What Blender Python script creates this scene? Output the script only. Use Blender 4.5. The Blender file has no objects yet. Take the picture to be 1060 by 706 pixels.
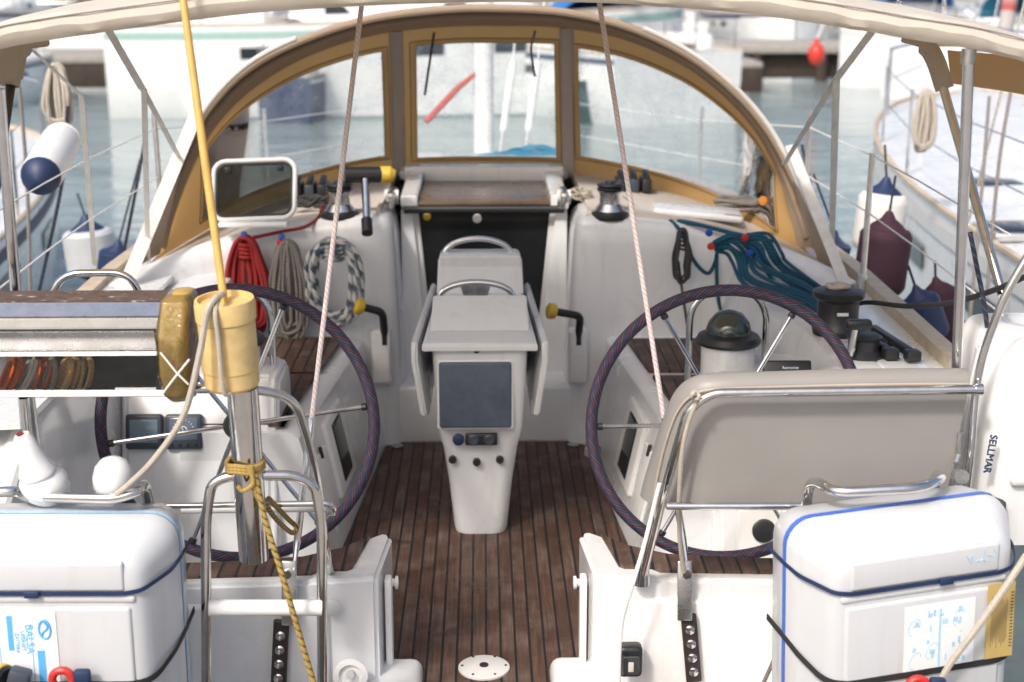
import bpy, bmesh, math, random
from mathutils import Vector, Matrix

random.seed(11)
V = Vector
sc = bpy.context.scene
COL = sc.collection
PI = math.pi

# ------------------------------------------------------------------ camera model
F = 1500.0
EYE = V((0, 0, 2.05))
TH = math.atan(383.0 / F)
PS = math.atan(0.02 * math.cos(TH))
FWD = V((math.sin(PS) * math.cos(TH), math.cos(PS) * math.cos(TH), -math.sin(TH)))
RGT = V((math.cos(PS), -math.sin(PS), 0))
UPV = RGT.cross(FWD)

def ray(px, py):
    return FWD + RGT * ((px - 530) / F) - UPV * ((py - 353) / F)

def P(px, py, Y):
    d = ray(px, py)
    return EYE + d * (Y / d.y)

def G(px, py, z):
    d = ray(px, py)
    return EYE + d * ((z - EYE.z) / d.z)

def lerp(a, b, t):
    return a + (b - a) * t

def catmull(pts, n=8, closed=False):
    pts = [V(p) for p in pts]
    m = len(pts)
    if m < 3:
        return pts
    out = []
    rng = m if closed else m - 1
    for i in range(rng):
        if closed:
            p0, p1, p2, p3 = pts[(i - 1) % m], pts[i], pts[(i + 1) % m], pts[(i + 2) % m]
        else:
            p1, p2 = pts[i], pts[i + 1]
            p0 = pts[i - 1] if i > 0 else p1 * 2 - p2
            p3 = pts[i + 2] if i + 2 < m else p2 * 2 - p1
        for k in range(n):
            t = k / n
            out.append(0.5 * ((2 * p1) + (p2 - p0) * t + (2 * p0 - 5 * p1 + 4 * p2 - p3) * t * t
                              + (3 * p1 - p0 - 3 * p2 + p3) * t * t * t))
    if not closed:
        out.append(pts[-1])
    return out

def fillet(pts, r, n=6):
    """polyline with rounded corners, the way a bent tube runs"""
    pts = [V(p) for p in pts]
    out = [pts[0]]
    for i in range(1, len(pts) - 1):
        a, b, c = pts[i - 1], pts[i], pts[i + 1]
        d1, d2 = (a - b), (c - b)
        rr = min(r, d1.length * .48, d2.length * .48)
        s, e = b + d1.normalized() * rr, b + d2.normalized() * rr
        for k in range(n + 1):
            t = k / n
            out.append(s * (1 - t) ** 2 + b * 2 * t * (1 - t) + e * t * t)
    out.append(pts[-1])
    return out

# ------------------------------------------------------------------ mesh builder
class MB:
    def __init__(s):
        s.v, s.f, s.uv, s.mi = [], [], [], []

    def add(s, vs, fs, uvs=None, mi=0):
        o = len(s.v)
        s.v += [V(p) for p in vs]
        for i, f in enumerate(fs):
            s.f.append([k + o for k in f])
            s.uv.append(uvs[i] if uvs else None)
            s.mi.append(mi)
        return s

    def rbox(s, c, size, r=.01, rot=None, seg=2, mi=0):
        bm = bmesh.new()
        bmesh.ops.create_cube(bm, size=1)
        for v in bm.verts:
            v.co = V((v.co.x * size[0], v.co.y * size[1], v.co.z * size[2]))
        r = min(r, min(size) * .45)
        if r > 0:
            bmesh.ops.bevel(bm, geom=list(bm.edges), offset=r, segments=seg, affect='EDGES', profile=.5)
        bm.verts.ensure_lookup_table()
        M = rot.to_matrix().to_4x4() if isinstance(rot, __import__('mathutils').Euler) else (rot if rot else Matrix())
        c = V(c)
        vs = [c + (M @ v.co) for v in bm.verts]
        fs = [[v.index for v in f.verts] for f in bm.faces]
        bm.free()
        return s.add(vs, fs, None, mi)

    def tube(s, pts, r, seg=10, closed=False, caps=True, mi=0):
        pts = [V(p) for p in pts]
        q = [pts[0]]
        for p in pts[1:]:
            if (p - q[-1]).length > 1e-6:
                q.append(p)
        pts = q
        n = len(pts)
        rs = r if isinstance(r, (list, tuple)) else [r] * n
        if len(rs) != n:
            rs = [rs[0]] * n
        T = []
        for i in range(n):
            if closed:
                t = pts[(i + 1) % n] - pts[i - 1]
            else:
                t = pts[min(i + 1, n - 1)] - pts[max(i - 1, 0)]
            if t.length < 1e-9:
                t = V((0, 0, 1))
            T.append(t.normalized())
        a = V((0, 0, 1)) if abs(T[0].z) < .9 else V((1, 0, 0))
        N = (a - T[0] * a.dot(T[0])).normalized()
        vs, L, Ls = [], 0, []
        for i in range(n):
            if i:
                N = N - T[i] * N.dot(T[i])
                if N.length < 1e-6:
                    N = T[i].orthogonal()
                N.normalize()
                L += (pts[i] - pts[i - 1]).length
            Ls.append(L)
            B = T[i].cross(N)
            for k in range(seg):
                an = 2 * PI * k / seg
                vs.append(pts[i] + (N * math.cos(an) + B * math.sin(an)) * rs[i])
        fs, uvs = [], []
        m = n if closed else n - 1
        for i in range(m):
            j = (i + 1) % n
            l0, l1 = Ls[i], (Ls[j] if j else Ls[i] + (pts[0] - pts[i]).length)
            for k in range(seg):
                k2 = (k + 1) % seg
                fs.append([i * seg + k, i * seg + k2, j * seg + k2, j * seg + k])
                uvs.append([(l0, k / seg), (l0, (k + 1) / seg), (l1, (k + 1) / seg), (l1, k / seg)])
        if caps and not closed:
            fs.append(list(range(seg))[::-1]); uvs.append(None)
            fs.append([(n - 1) * seg + k for k in range(seg)]); uvs.append(None)
        return s.add(vs, fs, uvs, mi)

    def lathe(s, prof, o, axis=(0, 0, 1), seg=24, mi=0, squash=None):
        ax = V(axis).normalized()
        a = V((1, 0, 0)) if abs(ax.x) < .9 else V((0, 1, 0))
        N = (a - ax * a.dot(ax)).normalized()
        B = ax.cross(N)
        o = V(o)
        vs, fs = [], []
        for (r, h) in prof:
            for k in range(seg):
                an = 2 * PI * k / seg
                vs.append(o + ax * h + (N * math.cos(an) + B * math.sin(an)) * max(r, 1e-4))
        n = len(prof)
        for i in range(n - 1):
            for k in range(seg):
                k2 = (k + 1) % seg
                fs.append([i * seg + k, i * seg + k2, (i + 1) * seg + k2, (i + 1) * seg + k])
        fs.append(list(range(seg))[::-1])
        fs.append([(n - 1) * seg + k for k in range(seg)])
        return s.add(vs, fs, None, mi)

    def loft(s, rings, closed=True, caps=True, mi=0):
        n, m = len(rings), len(rings[0])
        vs = [p for r in rings for p in r]
        fs = []
        for i in range(n - 1):
            for k in range(m if closed else m - 1):
                k2 = (k + 1) % m
                fs.append([i * m + k, i * m + k2, (i + 1) * m + k2, (i + 1) * m + k])
        if caps and closed:
            fs.append(list(range(m))[::-1])
            fs.append([(n - 1) * m + k for k in range(m)])
        return s.add(vs, fs, None, mi)

    def sheet(s, rows, th=0.0, mi=0, skip=None):
        """open grid of points; th > 0 gives it a real thickness"""
        n, m = len(rows), len(rows[0])
        top = [V(p) for r in rows for p in r]
        fs = []
        for i in range(n - 1):
            for k in range(m - 1):
                if skip and skip(i, k):
                    continue
                fs.append([i * m + k, i * m + k + 1, (i + 1) * m + k + 1, (i + 1) * m + k])
        if th <= 0:
            return s.add(top, fs, None, mi)
        nrm = [V((0, 0, 0)) for _ in top]
        for f in fs:
            a, b, c, d = (top[x] for x in f)
            nn = (c - a).cross(d - b)
            for x in f:
                nrm[x] += nn
        bot = [p - (q.normalized() * th if q.length > 0 else V()) for p, q in zip(top, nrm)]
        N = len(top)
        fs2 = [[x + N for x in f][::-1] for f in fs]
        edge = {}
        for f in fs:
            for a, b in zip(f, f[1:] + f[:1]):
                edge[(a, b)] = 1
        side = [[b, a, a + N, b + N] for (a, b) in edge if (b, a) not in edge]
        return s.add(top + bot, fs + fs2 + side, None, mi)

    def prism(s, poly, vec, mi=0):
        poly = [V(p) for p in poly]
        vec = V(vec)
        n = len(poly)
        vs = poly + [p + vec for p in poly]
        fs = [list(range(n))[::-1], [n + i for i in range(n)]]
        fs += [[i, (i + 1) % n, n + (i + 1) % n, n + i] for i in range(n)]
        return s.add(vs, fs, None, mi)

    def quad(s, a, b, c, d, mi=0):
        return s.add([a, b, c, d], [[0, 1, 2, 3]], [[(0, 0), (1, 0), (1, 1), (0, 1)]], mi)

def root_loc(o):
    while o.parent:
        o = o.parent
    return V(o.location)

def make(name, mb, mats, parent=None, origin=None, angle=35, bevel=0, recalc=True):
    off = root_loc(parent) if parent else (V(origin) if origin is not None else V())
    me = bpy.data.meshes.new(name)
    me.from_pydata([tuple(p - off) for p in mb.v], [], mb.f)
    if not isinstance(mats, (list, tuple)):
        mats = [mats]
    for m in mats:
        me.materials.append(m)
    if any(u for u in mb.uv):
        ul = me.uv_layers.new(name='UVMap')
        li = 0
        for f, u in zip(mb.f, mb.uv):
            for k in range(len(f)):
                if u:
                    ul.data[li].uv = u[k]
                li += 1
    for p, mi in zip(me.polygons, mb.mi):
        p.material_index = mi
    bm = bmesh.new()
    bm.from_mesh(me)
    if recalc:
        bmesh.ops.recalc_face_normals(bm, faces=bm.faces)
    if bevel > 0:
        ed = [e for e in bm.edges if len(e.link_faces) == 2 and e.calc_face_angle(0) > math.radians(30)]
        bmesh.ops.bevel(bm, geom=ed, offset=bevel, segments=2, affect='EDGES', clamp_overlap=True)
    bm.to_mesh(me)
    bm.free()
    me.shade_smooth()
    me.set_sharp_from_angle(angle=math.radians(angle))
    o = bpy.data.objects.new(name, me)
    COL.objects.link(o)
    if parent:
        o.parent = parent
    elif origin is not None:
        o.location = origin
    return o

def tag(o, label=None, cat=None, group=None, kind=None):
    if label: o['label'] = label
    if cat: o['category'] = cat
    if group: o['group'] = group
    if kind: o['kind'] = kind
    return o

def thing(name, label, cat, loc=(0, 0, 0), group=None):
    o = bpy.data.objects.new(name, None)
    o.empty_display_size = .1
    COL.objects.link(o)
    o.location = loc
    return tag(o, label, cat, group)

def solo(name, mb, mats, label, cat, group=None, **kw):
    xs = [p.x for p in mb.v]; ys = [p.y for p in mb.v]; zs = [p.z for p in mb.v]
    org = V(((min(xs) + max(xs)) / 2, (min(ys) + max(ys)) / 2, min(zs)))
    return tag(make(name, mb, mats, None, org, **kw), label, cat, group)

def copy_tree(o, parent=None):
    c = o.copy()
    COL.objects.link(c)
    if parent:
        c.parent = parent
    for ch in list(o.children):
        copy_tree(ch, c)
    return c

def text_mb(body, size, M, depth=.0006):
    cu = bpy.data.curves.new('lettering', 'FONT')
    cu.body = body; cu.size = size; cu.extrude = depth; cu.align_x = 'CENTER'; cu.align_y = 'CENTER'
    ob = bpy.data.objects.new('lettering', cu)
    COL.objects.link(ob)
    dg = bpy.context.evaluated_depsgraph_get()
    me = bpy.data.meshes.new_from_object(ob.evaluated_get(dg))
    mb = MB().add([M @ v.co for v in me.vertices], [list(p.vertices) for p in me.polygons])
    bpy.data.objects.remove(ob); bpy.data.curves.remove(cu); bpy.data.meshes.remove(me)
    return mb

def frame_from(o, x, z):
    """matrix whose X runs along x and Z along z"""
    x = V(x).normalized(); z = V(z); z = (z - x * z.dot(x)).normalized(); y = z.cross(x)
    return Matrix(((x.x, y.x, z.x, o[0]), (x.y, y.y, z.y, o[1]), (x.z, y.z, z.z, o[2]), (0, 0, 0, 1)))

# ------------------------------------------------------------------ materials
class N:
    def __init__(s, name):
        s.m = bpy.data.materials.new(name)
        s.m.use_nodes = True
        s.t = s.m.node_tree
        s.t.nodes.clear()
        s.out = s.t.nodes.new('ShaderNodeOutputMaterial')
    def n(s, typ, **kw):
        nd = s.t.nodes.new(typ)
        for k, v in kw.items():
            if k.startswith('_'):
                setattr(nd, k[1:], v)
            else:
                key = k.replace('__', ' ')
                inp = nd.inputs[int(key[1:])] if key[0] == 'i' and key[1:].isdigit() else nd.inputs[key]
                if hasattr(v, 'is_linked'):
                    s.t.links.new(v, inp)
                else:
                    inp.default_value = v
        return nd
    def link(s, a, b):
        s.t.links.new(a, b)
    def math(s, op, a, b=None, c=None):
        nd = s.n('ShaderNodeMath', _operation=op)
        for i, x in enumerate((a, b, c)):
            if x is None: continue
            if hasattr(x, 'is_linked'): s.link(x, nd.inputs[i])
            else: nd.inputs[i].default_value = x
        return nd.outputs[0]
    def ramp(s, fac, stops):
        nd = s.n('ShaderNodeValToRGB')
        s.link(fac, nd.inputs[0])
        el = nd.color_ramp.elements
        while len(el) < len(stops): el.new(.5)
        for e, (p, c) in zip(el, stops):
            e.position = p
            e.color = (*c, 1) if len(c) == 3 else c
        return nd.outputs[0]
    def mix(s, fac, a, b, bt='MIX'):
        nd = s.n('ShaderNodeMix', _data_type='RGBA', _blend_type=bt)
        for sock, x in ((nd.inputs[0], fac), (nd.inputs[6], a), (nd.inputs[7], b)):
            if hasattr(x, 'is_linked'): s.link(x, sock)
            elif isinstance(x, (int, float)): sock.default_value = x
            else: sock.default_value = (*x, 1)
        return nd.outputs[2]
    def noise(s, vec, scale, detail=4, rough=.55, dist=0):
        nd = s.n('ShaderNodeTexNoise', Scale=scale, Detail=detail, Roughness=rough, Distortion=dist)
        if vec is not None: s.link(vec, nd.inputs['Vector'])
        return nd.outputs['Fac']
    def obj(s):
        return s.n('ShaderNodeTexCoord').outputs['Object']
    def uv(s):
        return s.n('ShaderNodeTexCoord').outputs['UV']
    def scalev(s, vec, sc_):
        nd = s.n('ShaderNodeMapping'); s.link(vec, nd.inputs['Vector']); nd.inputs['Scale'].default_value = sc_
        return nd.outputs[0]
    def bump(s, h, st=.2, dist=.01):
        nd = s.n('ShaderNodeBump', Strength=st, Distance=dist); s.link(h, nd.inputs['Height'])
        return nd.outputs[0]
    def done(s, sh):
        s.link(sh, s.out.inputs[0]); return s.m

def simple(name, col, rough=.4, metal=0, var=.08, scale=6, bump=0, bscale=60, coat=0, rvar=.1, spec=.5, sheen=0):
    k = N(name)
    v = k.obj()
    n1 = k.noise(v, scale, 5, .6)
    c0 = tuple(max(0, c * (1 - var)) for c in col); c1 = tuple(min(1, c * (1 + var)) for c in col)
    b = k.n('ShaderNodeBsdfPrincipled', Metallic=metal)
    k.link(k.ramp(n1, [(.3, c0), (.7, c1)]), b.inputs['Base Color'])
    n2 = k.noise(v, scale * 2.3, 4, .6)
    k.link(k.math('MULTIPLY_ADD', n2, rvar, max(.02, rough - rvar * .5)), b.inputs['Roughness'])
    b.inputs['Coat Weight'].default_value = coat
    b.inputs['Coat Roughness'].default_value = .08
    b.inputs['Specular IOR Level'].default_value = spec
    if bump:
        k.link(k.bump(k.noise(v, bscale, 3), bump, .004), b.inputs['Normal'])
    return k.done(b.outputs[0])

def gelcoat(name, col, rough=.22, dirt=.26):
    """white glass-fibre: slight unevenness, faint dirt streaks and scuffs"""
    k = N(name)
    v = k.obj()
    n1 = k.noise(v, 2.5, 5, .6)
    st = k.noise(k.scalev(v, (14, 14, 1.3)), 1.6, 5, .62)
    sp = k.noise(v, 38, 3, .6)
    c = k.ramp(n1, [(.3, tuple(x * .93 for x in col)), (.7, col)])
    c = k.mix(k.math('MULTIPLY', k.ramp(st, [(.52, (0, 0, 0)), (.78, (1, 1, 1))]), dirt), c, (.42, .38, .32))
    c = k.mix(k.math('MULTIPLY', k.ramp(sp, [(.68, (0, 0, 0)), (.8, (1, 1, 1))]), dirt * 1.1), c, (.3, .29, .27))
    b = k.n('ShaderNodeBsdfPrincipled')
    k.link(c, b.inputs['Base Color']); b.inputs['Coat Weight'].default_value = .35; b.inputs['Coat Roughness'].default_value = .06
    k.link(k.math('MULTIPLY_ADD', n1, .22, rough - .08), b.inputs['Roughness'])
    k.link(k.bump(k.noise(v, 5, 2), .05, .01), b.inputs['Normal'])
    return k.done(b.outputs[0])

def steel(name, col=(.72, .72, .73), rough=.1):
    k = N(name)
    v = k.obj()
    n1 = k.noise(v, 22, 5, .65)
    b = k.n('ShaderNodeBsdfPrincipled', Metallic=1.0)
    k.link(k.ramp(n1, [(.35, tuple(c * .86 for c in col)), (.65, col)]), b.inputs['Base Color'])
    k.link(k.math('MULTIPLY_ADD', n1, .16, rough - .05), b.inputs['Roughness'])
    k.link(k.bump(k.noise(v, 160, 2), .03, .002), b.inputs['Normal'])
    return k.done(b.outputs[0])

def teak(name, pitch=.0455, off=0.0, tone=1.0):
    k = N(name)
    v = k.obj()
    sx = k.n('ShaderNodeSeparateXYZ'); k.link(v, sx.inputs[0])
    u = k.math('ADD', k.math('DIVIDE', sx.outputs[0], pitch), 100 + off)
    fr = k.math('FRACT', u)
    wn = k.n('ShaderNodeTexWhiteNoise', _noise_dimensions='1D')
    k.link(k.math('FLOOR', u), wn.inputs['W'])
    sh = k.n('ShaderNodeVectorMath', _operation='ADD')
    cb = k.n('ShaderNodeCombineXYZ'); k.link(k.math('MULTIPLY', wn.outputs[0], 9.0), cb.inputs[1])
    k.link(v, sh.inputs[0]); k.link(cb.outputs[0], sh.inputs[1])
    gr = k.noise(k.scalev(sh.outputs[0], (110, 5, 5)), 1.0, 8, .68, .6)
    big = k.noise(sh.outputs[0], 4.5, 5, .6)
    wet = k.noise(v, 5.5, 6, .68, .5)
    T = lambda c: tuple(x * tone for x in c)
    c = k.ramp(gr, [(.25, T((.040, .017, .011))), (.5, T((.096, .049, .034))), (.75, T((.175, .100, .070)))])
    c = k.mix(k.math('MULTIPLY', wn.outputs[0], .6), c, T((.068, .032, .021)))
    grey = k.ramp(big, [(.46, (0, 0, 0)), (.66, (.75, .75, .75))])
    c = k.mix(grey, c, k.ramp(gr, [(.3, T((.11, .076, .062))), (.75, T((.26, .195, .16)))]))
    wt = k.ramp(wet, [(.55, (0, 0, 0)), (.63, (1, 1, 1))])
    c = k.mix(k.math('MULTIPLY', wt, .62), c, T((.030, .014, .010)))
    edge = k.math('MINIMUM', fr, k.math('SUBTRACT', 1.0, fr))
    seam = k.math('LESS_THAN', edge, .085)
    c = k.mix(seam, c, (.010, .009, .009))
    b = k.n('ShaderNodeBsdfPrincipled')
    k.link(c, b.inputs['Base Color'])
    k.link(k.math('MULTIPLY_ADD', wt, -.25, .62), b.inputs['Roughness'])
    hh = k.math('MULTIPLY_ADD', seam, -1.2, k.math('MULTIPLY', gr, .6))
    k.link(k.bump(hh, .5, .003), b.inputs['Normal'])
    return k.done(b.outputs[0])

def rope(name, base, stripes, pitch=.02, twist=1.0, rough=.75, sharp=True):
    """braided cover: flecks in diagonal rows along the line"""
    k = N(name)
    uv = k.uv()
    sx = k.n('ShaderNodeSeparateXYZ'); k.link(uv, sx.inputs[0])
    a = k.math('DIVIDE', sx.outputs[0], pitch)
    d1 = k.math('FRACT', k.math('ADD', a, k.math('MULTIPLY', sx.outputs[1], twist)))
    d2 = k.math('FRACT', k.math('SUBTRACT', k.math('MULTIPLY', a, 1.0), k.math('MULTIPLY', sx.outputs[1], twist)))
    c = None
    n = len(stripes)
    stops = []
    w = 1.0 / (n + 1)
    stops = [(0.0, base)] + [(w * (i + 1), s_) for i, s_ in enumerate(stripes)]
    rp = k.ramp(d1, stops)
    rp.node.color_ramp.interpolation = 'CONSTANT' if sharp else 'LINEAR'
    f = k.math('GREATER_THAN', d2, .55)
    c = k.mix(k.math('MULTIPLY', f, .35), rp, base)
    fine = k.math('SINE', k.math('MULTIPLY', k.math('ADD', k.math('DIVIDE', sx.outputs[0], .0035), k.math('MULTIPLY', sx.outputs[1], 6)), 6.283))
    dirt = k.noise(k.obj(), 30, 4)
    c = k.mix(k.math('MULTIPLY', dirt, .55), c, tuple(x * .4 for x in base))
    b = k.n('ShaderNodeBsdfPrincipled', Roughness=rough)
    k.link(c, b.inputs['Base Color'])
    k.link(k.bump(fine, .5, .002), b.inputs['Normal'])
    return k.done(b.outputs[0])

def canvas(name, outer, inner, trans=.25):
    """acrylic cloth with a differently coloured lining"""
    k = N(name)
    g = k.n('ShaderNodeNewGeometry')
    v = k.obj()
    n1 = k.noise(v, 5, 5, .6)
    st = k.noise(k.scalev(v, (3, 3, 9)), 2, 4, .6)
    c = k.mix(g.outputs['Backfacing'], outer, inner)
    c = k.mix(k.math('MULTIPLY', n1, .25), c, (.3, .24, .18))
    c = k.mix(k.math('MULTIPLY', k.ramp(st, [(.5, (0, 0, 0)), (.75, (1, 1, 1))]), .18), c, (.22, .19, .15))
    weave = k.math('ADD', k.noise(k.scalev(v, (500, 60, 500)), 1, 1), k.noise(k.scalev(v, (60, 500, 60)), 1, 1))
    folds = k.noise(k.scalev(v, (5, 5, 2)), 2.0, 3)
    d = k.n('ShaderNodeBsdfPrincipled', Roughness=.9)
    k.link(c, d.inputs['Base Color'])
    k.link(k.bump(k.math('ADD', k.math('MULTIPLY', weave, .05), folds), .35, .02), d.inputs['Normal'])
    t = k.n('ShaderNodeBsdfTranslucent'); t.inputs[0].default_value = (*inner, 1)
    mx = k.n('ShaderNodeMixShader', Fac=trans)
    k.link(d.outputs[0], mx.inputs[1]); k.link(t.outputs[0], mx.inputs[2])
    return k.done(mx.outputs[0])

def clear_vinyl(name, tint=(.93, .96, .95), haze=.20, crinkle=.25):
    k = N(name)
    v = k.obj()
    tr = k.n('ShaderNodeBsdfTransparent'); tr.inputs[0].default_value = (*tint, 1)
    gl = k.n('ShaderNodeBsdfGlossy', Roughness=.06)
    wob = k.noise(v, 7 if crinkle < .5 else 26, 3)
    k.link(k.bump(wob, crinkle, .01), gl.inputs['Normal'])
    df = k.n('ShaderNodeBsdfTranslucent'); df.inputs[0].default_value = (.85, .88, .88, 1)
    blot = k.noise(v, 9, 6, .7)
    drops = k.n('ShaderNodeTexVoronoi', Scale=55.0); k.link(v, drops.inputs['Vector'])
    dm = k.math('LESS_THAN', drops.outputs['Distance'], .12)
    hz = k.math('ADD', k.math('MULTIPLY', k.ramp(blot, [(.4, (0, 0, 0)), (.75, (1, 1, 1))]), haze * 1.6), k.math('MULTIPLY', dm, .18))
    hz = k.math('ADD', hz, haze * .5)
    m1 = k.n('ShaderNodeMixShader'); k.link(hz, m1.inputs[0]); k.link(tr.outputs[0], m1.inputs[1]); k.link(df.outputs[0], m1.inputs[2])
    fr = k.n('ShaderNodeFresnel', IOR=1.45)
    m2 = k.n('ShaderNodeMixShader'); k.link(fr.outputs[0], m2.inputs[0]); k.link(m1.outputs[0], m2.inputs[1]); k.link(gl.outputs[0], m2.inputs[2])
    return k.done(m2.outputs[0])

def water_mat():
    k = N('sea water')
    v = k.obj()
    w1 = k.noise(k.scalev(v, (.5, 1.9, 1)), 1.0, 3, .5, .8)
    w2 = k.noise(k.scalev(v, (1.6, 4.0, 1)), 1.0, 4, .6, .4)
    w3 = k.noise(k.scalev(v, (.16, .7, 1)), 1.0, 4, .6)
    h = k.math('ADD', k.math('MULTIPLY', w1, 1.0), k.math('MULTIPLY', w2, .35))
    b = k.n('ShaderNodeBsdfPrincipled', Roughness=.04, IOR=1.33)
    k.link(k.ramp(w3, [(.35, (.20, .27, .28)), (.65, (.28, .34, .34))]), b.inputs['Base Color'])
    b.inputs['Specular IOR Level'].default_value = .8
    k.link(k.bump(h, .40, .10), b.inputs['Normal'])
    return k.done(b.outputs[0])

WHITE = gelcoat('white gelcoat', (.77, .785, .80))
WHITE2 = gelcoat('white moulded shell', (.79, .80, .81), .26, .22)
SHELL = gelcoat('life raft shell', (.57, .59, .62), .36, .34)
DECK = simple('beige non-skid deck', (.60, .545, .49), .7, var=.06, bump=.4, bscale=260)
TEAK = teak('weathered teak planking', tone=.84)
TEAKSEAT = teak('damp teak seat planking', .05, .3, .9)
STEEL = steel('polished stainless steel')
STEEL2 = steel('brushed stainless steel', (.62, .62, .62), .24)
WARMSTEEL = steel('polished tube', (.74, .72, .70), .08)
BLACK = simple('black plastic', (.018, .019, .022), .38, var=.2)
RUBBER = simple('black rubber', (.02, .02, .022), .7, var=.25)
ACRYL = simple('smoked acrylic', (.010, .011, .013), .16, var=.3, spec=.25, rvar=.06)
SLATE = simple('slate blue sun cover', (.085, .105, .145), .42, var=.22, scale=14, bump=.12, bscale=40)
GREYTRIM = simple('light grey trim', (.62, .62, .62), .4, var=.06)
DARKGREY = simple('dark grey plastic', (.045, .055, .075), .4, var=.15)
SCREEN = simple('instrument screen', (.16, .22, .27), .12, var=.1)
DIAL = simple('instrument dial', (.12, .15, .20), .15, var=.1)
WHITEP = simple('white plastic', (.80, .80, .79), .35, var=.04)
YELLOWP = simple('cream yellow foam', (.66, .48, .21), .6, var=.16, scale=16, bump=.25, bscale=90)
YELLOWK = simple('yellow plastic', (.62, .42, .05), .45, var=.1)
STAFF = simple('yellow staff', (.62, .37, .10), .45, var=.15, scale=14)
VINYL = simple('taupe vinyl upholstery', (.265, .255, .245), .42, var=.05, scale=4, bump=.15, bscale=220)
CANVAS = canvas('beige canvas with ochre lining', (.53, .48, .41), (.60, .37, .13), .22)
CANVAST = canvas('beige canvas', (.74, .70, .63), (.66, .52, .33), .25)
OCHRE = canvas('ochre window cloth', (.66, .40, .155), (.66, .40, .155), .45)
TAUPE = canvas('taupe hood cloth', (.44, .34, .25), (.44, .32, .22), .25)
WEBBING = simple('pale webbing', (.68, .66, .62), .8, var=.1, scale=20, bump=.3, bscale=300)
BINDING = simple('grey binding', (.62, .60, .57), .6, var=.07)
CLEAR = clear_vinyl('clear vinyl')
WRAP = clear_vinyl('clear plastic wrap', (.95, .95, .92), .42, 1.0)
HATCHG = clear_vinyl('tinted hatch acrylic', (.48, .50, .49), .10)
WOODTRIM = simple('pale wood rail', (.50, .42, .32), .6, var=.15, scale=14)
NAVY = simple('navy blue', (.012, .028, .085), .5, var=.2)
MAROON = simple('maroon fender cover', (.040, .010, .022), .75, var=.2, bump=.3, bscale=200)
FENDERW = simple('white fender vinyl', (.78, .77, .74), .35, var=.08)
TEALC = simple('teal sail cloth', (.015, .20, .33), .7, var=.3, scale=8, bump=.5, bscale=20)
BLUEC = simple('blue canvas', (.03, .15, .42), .8, var=.15, bump=.3, bscale=40)
NAVYC = simple('navy canvas', (.02, .035, .09), .8, var=.2, bump=.3, bscale=40)
GREYC = simple('grey canvas', (.40, .40, .39), .8, var=.15, bump=.3, bscale=40)
SANDC = simple('sand canvas', (.52, .45, .34), .8, var=.15, bump=.3, bscale=40)
REDP = simple('red plastic', (.52, .03, .025), .4, var=.1)
BLUEP = simple('blue plastic', (.02, .08, .42), .4, var=.1)
BLUETAPE = simple('blue tape', (.06, .16, .62), .5, var=.15, scale=20)
PAPER = simple('white label', (.74, .78, .80), .45, var=.03)
PRINT = simple('light blue print', (.10, .42, .80), .6, var=.1)
PALEPRINT = simple('faded blue print', (.38, .60, .80), .6, var=.15, scale=40)
KRAFT = simple('ochre sticker', (.52, .38, .14), .5, var=.1)
INK = simple('dark ink', (.03, .03, .04), .6)
def flaking():
    k = N('flaking brown paint'); v = k.obj()
    n1 = k.noise(k.scalev(v, (22, 40, 40)), 1, 5, .65); n2 = k.noise(v, 34, 4, .6)
    c = k.ramp(n2, [(.3, (.055, .035, .028)), (.7, (.14, .09, .068))])
    c = k.mix(k.ramp(n1, [(.60, (0, 0, 0)), (.66, (1, 1, 1))]), c, (.52, .49, .46))
    b = k.n('ShaderNodeBsdfPrincipled', Roughness=.65); k.link(c, b.inputs['Base Color'])
    k.link(k.bump(n1, .4, .004), b.inputs['Normal']); return k.done(b.outputs[0])
RUST = flaking()
DULLSTEEL = steel('dull stainless panel', (.40, .40, .39), .26)
DARKSTEEL = simple('dark chainplate', (.065, .052, .048), .45, metal=.6, var=.25, scale=30)
CONCRETE = simple('quay concrete', (.33, .31, .285), .9, var=.15, bump=.4, bscale=10)
DARKWOOD_SHADE = simple('dark pier timber and shade', (.05, .035, .028), .8, var=.3)  # timber of the piles, also the painted shade under the pier decks
WINDOWD = simple('dark boat window', (.02, .025, .03), .08, var=.2)
ALU = steel('anodised mast', (.78, .78, .77), .35)
REDROPE = rope('red rope', (.34, .014, .016), [(.24, .008, .01), (.44, .03, .03)], .016, 3)
GREYROPE = rope('grey rope', (.30, .27, .25), [(.22, .20, .19), (.36, .33, .31)], .014, 1)
BWROPE = rope('white and blue flecked rope', (.72, .72, .69), [(.008, .05, .12), (.012, .06, .12), (.72, .72, .70)], .075, 1)
TEALROPE = rope('teal rope', (.008, .10, .18), [(.004, .05, .10), (.02, .18, .28)], .018, 3)
DARKROPE = rope('dark grey rope', (.07, .065, .065), [(.12, .11, .11), (.05, .05, .05)], .014, 1)
BLACKROPE = rope('black rope', (.022, .022, .025), [(.03, .03, .035)], .02, 1)
PINKSTAY = rope('white rope with red fleck', (.76, .70, .69), [(.78, .72, .71), (.60, .34, .38), (.78, .72, .71)], .016, 3)
WHITEROPE = rope('off white rope', (.62, .56, .48), [(.58, .52, .45)], .014, 1)
YBROPE = rope('yellow and black rope', (.58, .40, .10), [(.58, .40, .10), (.07, .05, .03)], .022, 2)
YROPE = rope('yellow rope', (.58, .40, .12), [(.48, .32, .09)], .01, 1)
ORROPE = rope('orange rope', (.62, .11, .02), [(.52, .08, .015)], .012, 1)
GOLDROPE = rope('tan rope', (.55, .34, .13), [(.45, .27, .1)], .012, 1)
WHEELROPE = rope('purple red blue braid', (.016, .015, .030), [(.20, .04, .07), (.018, .017, .035), (.045, .06, .19), (.016, .014, .028), (.11, .10, .15)], .05, 4, .6)
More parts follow.
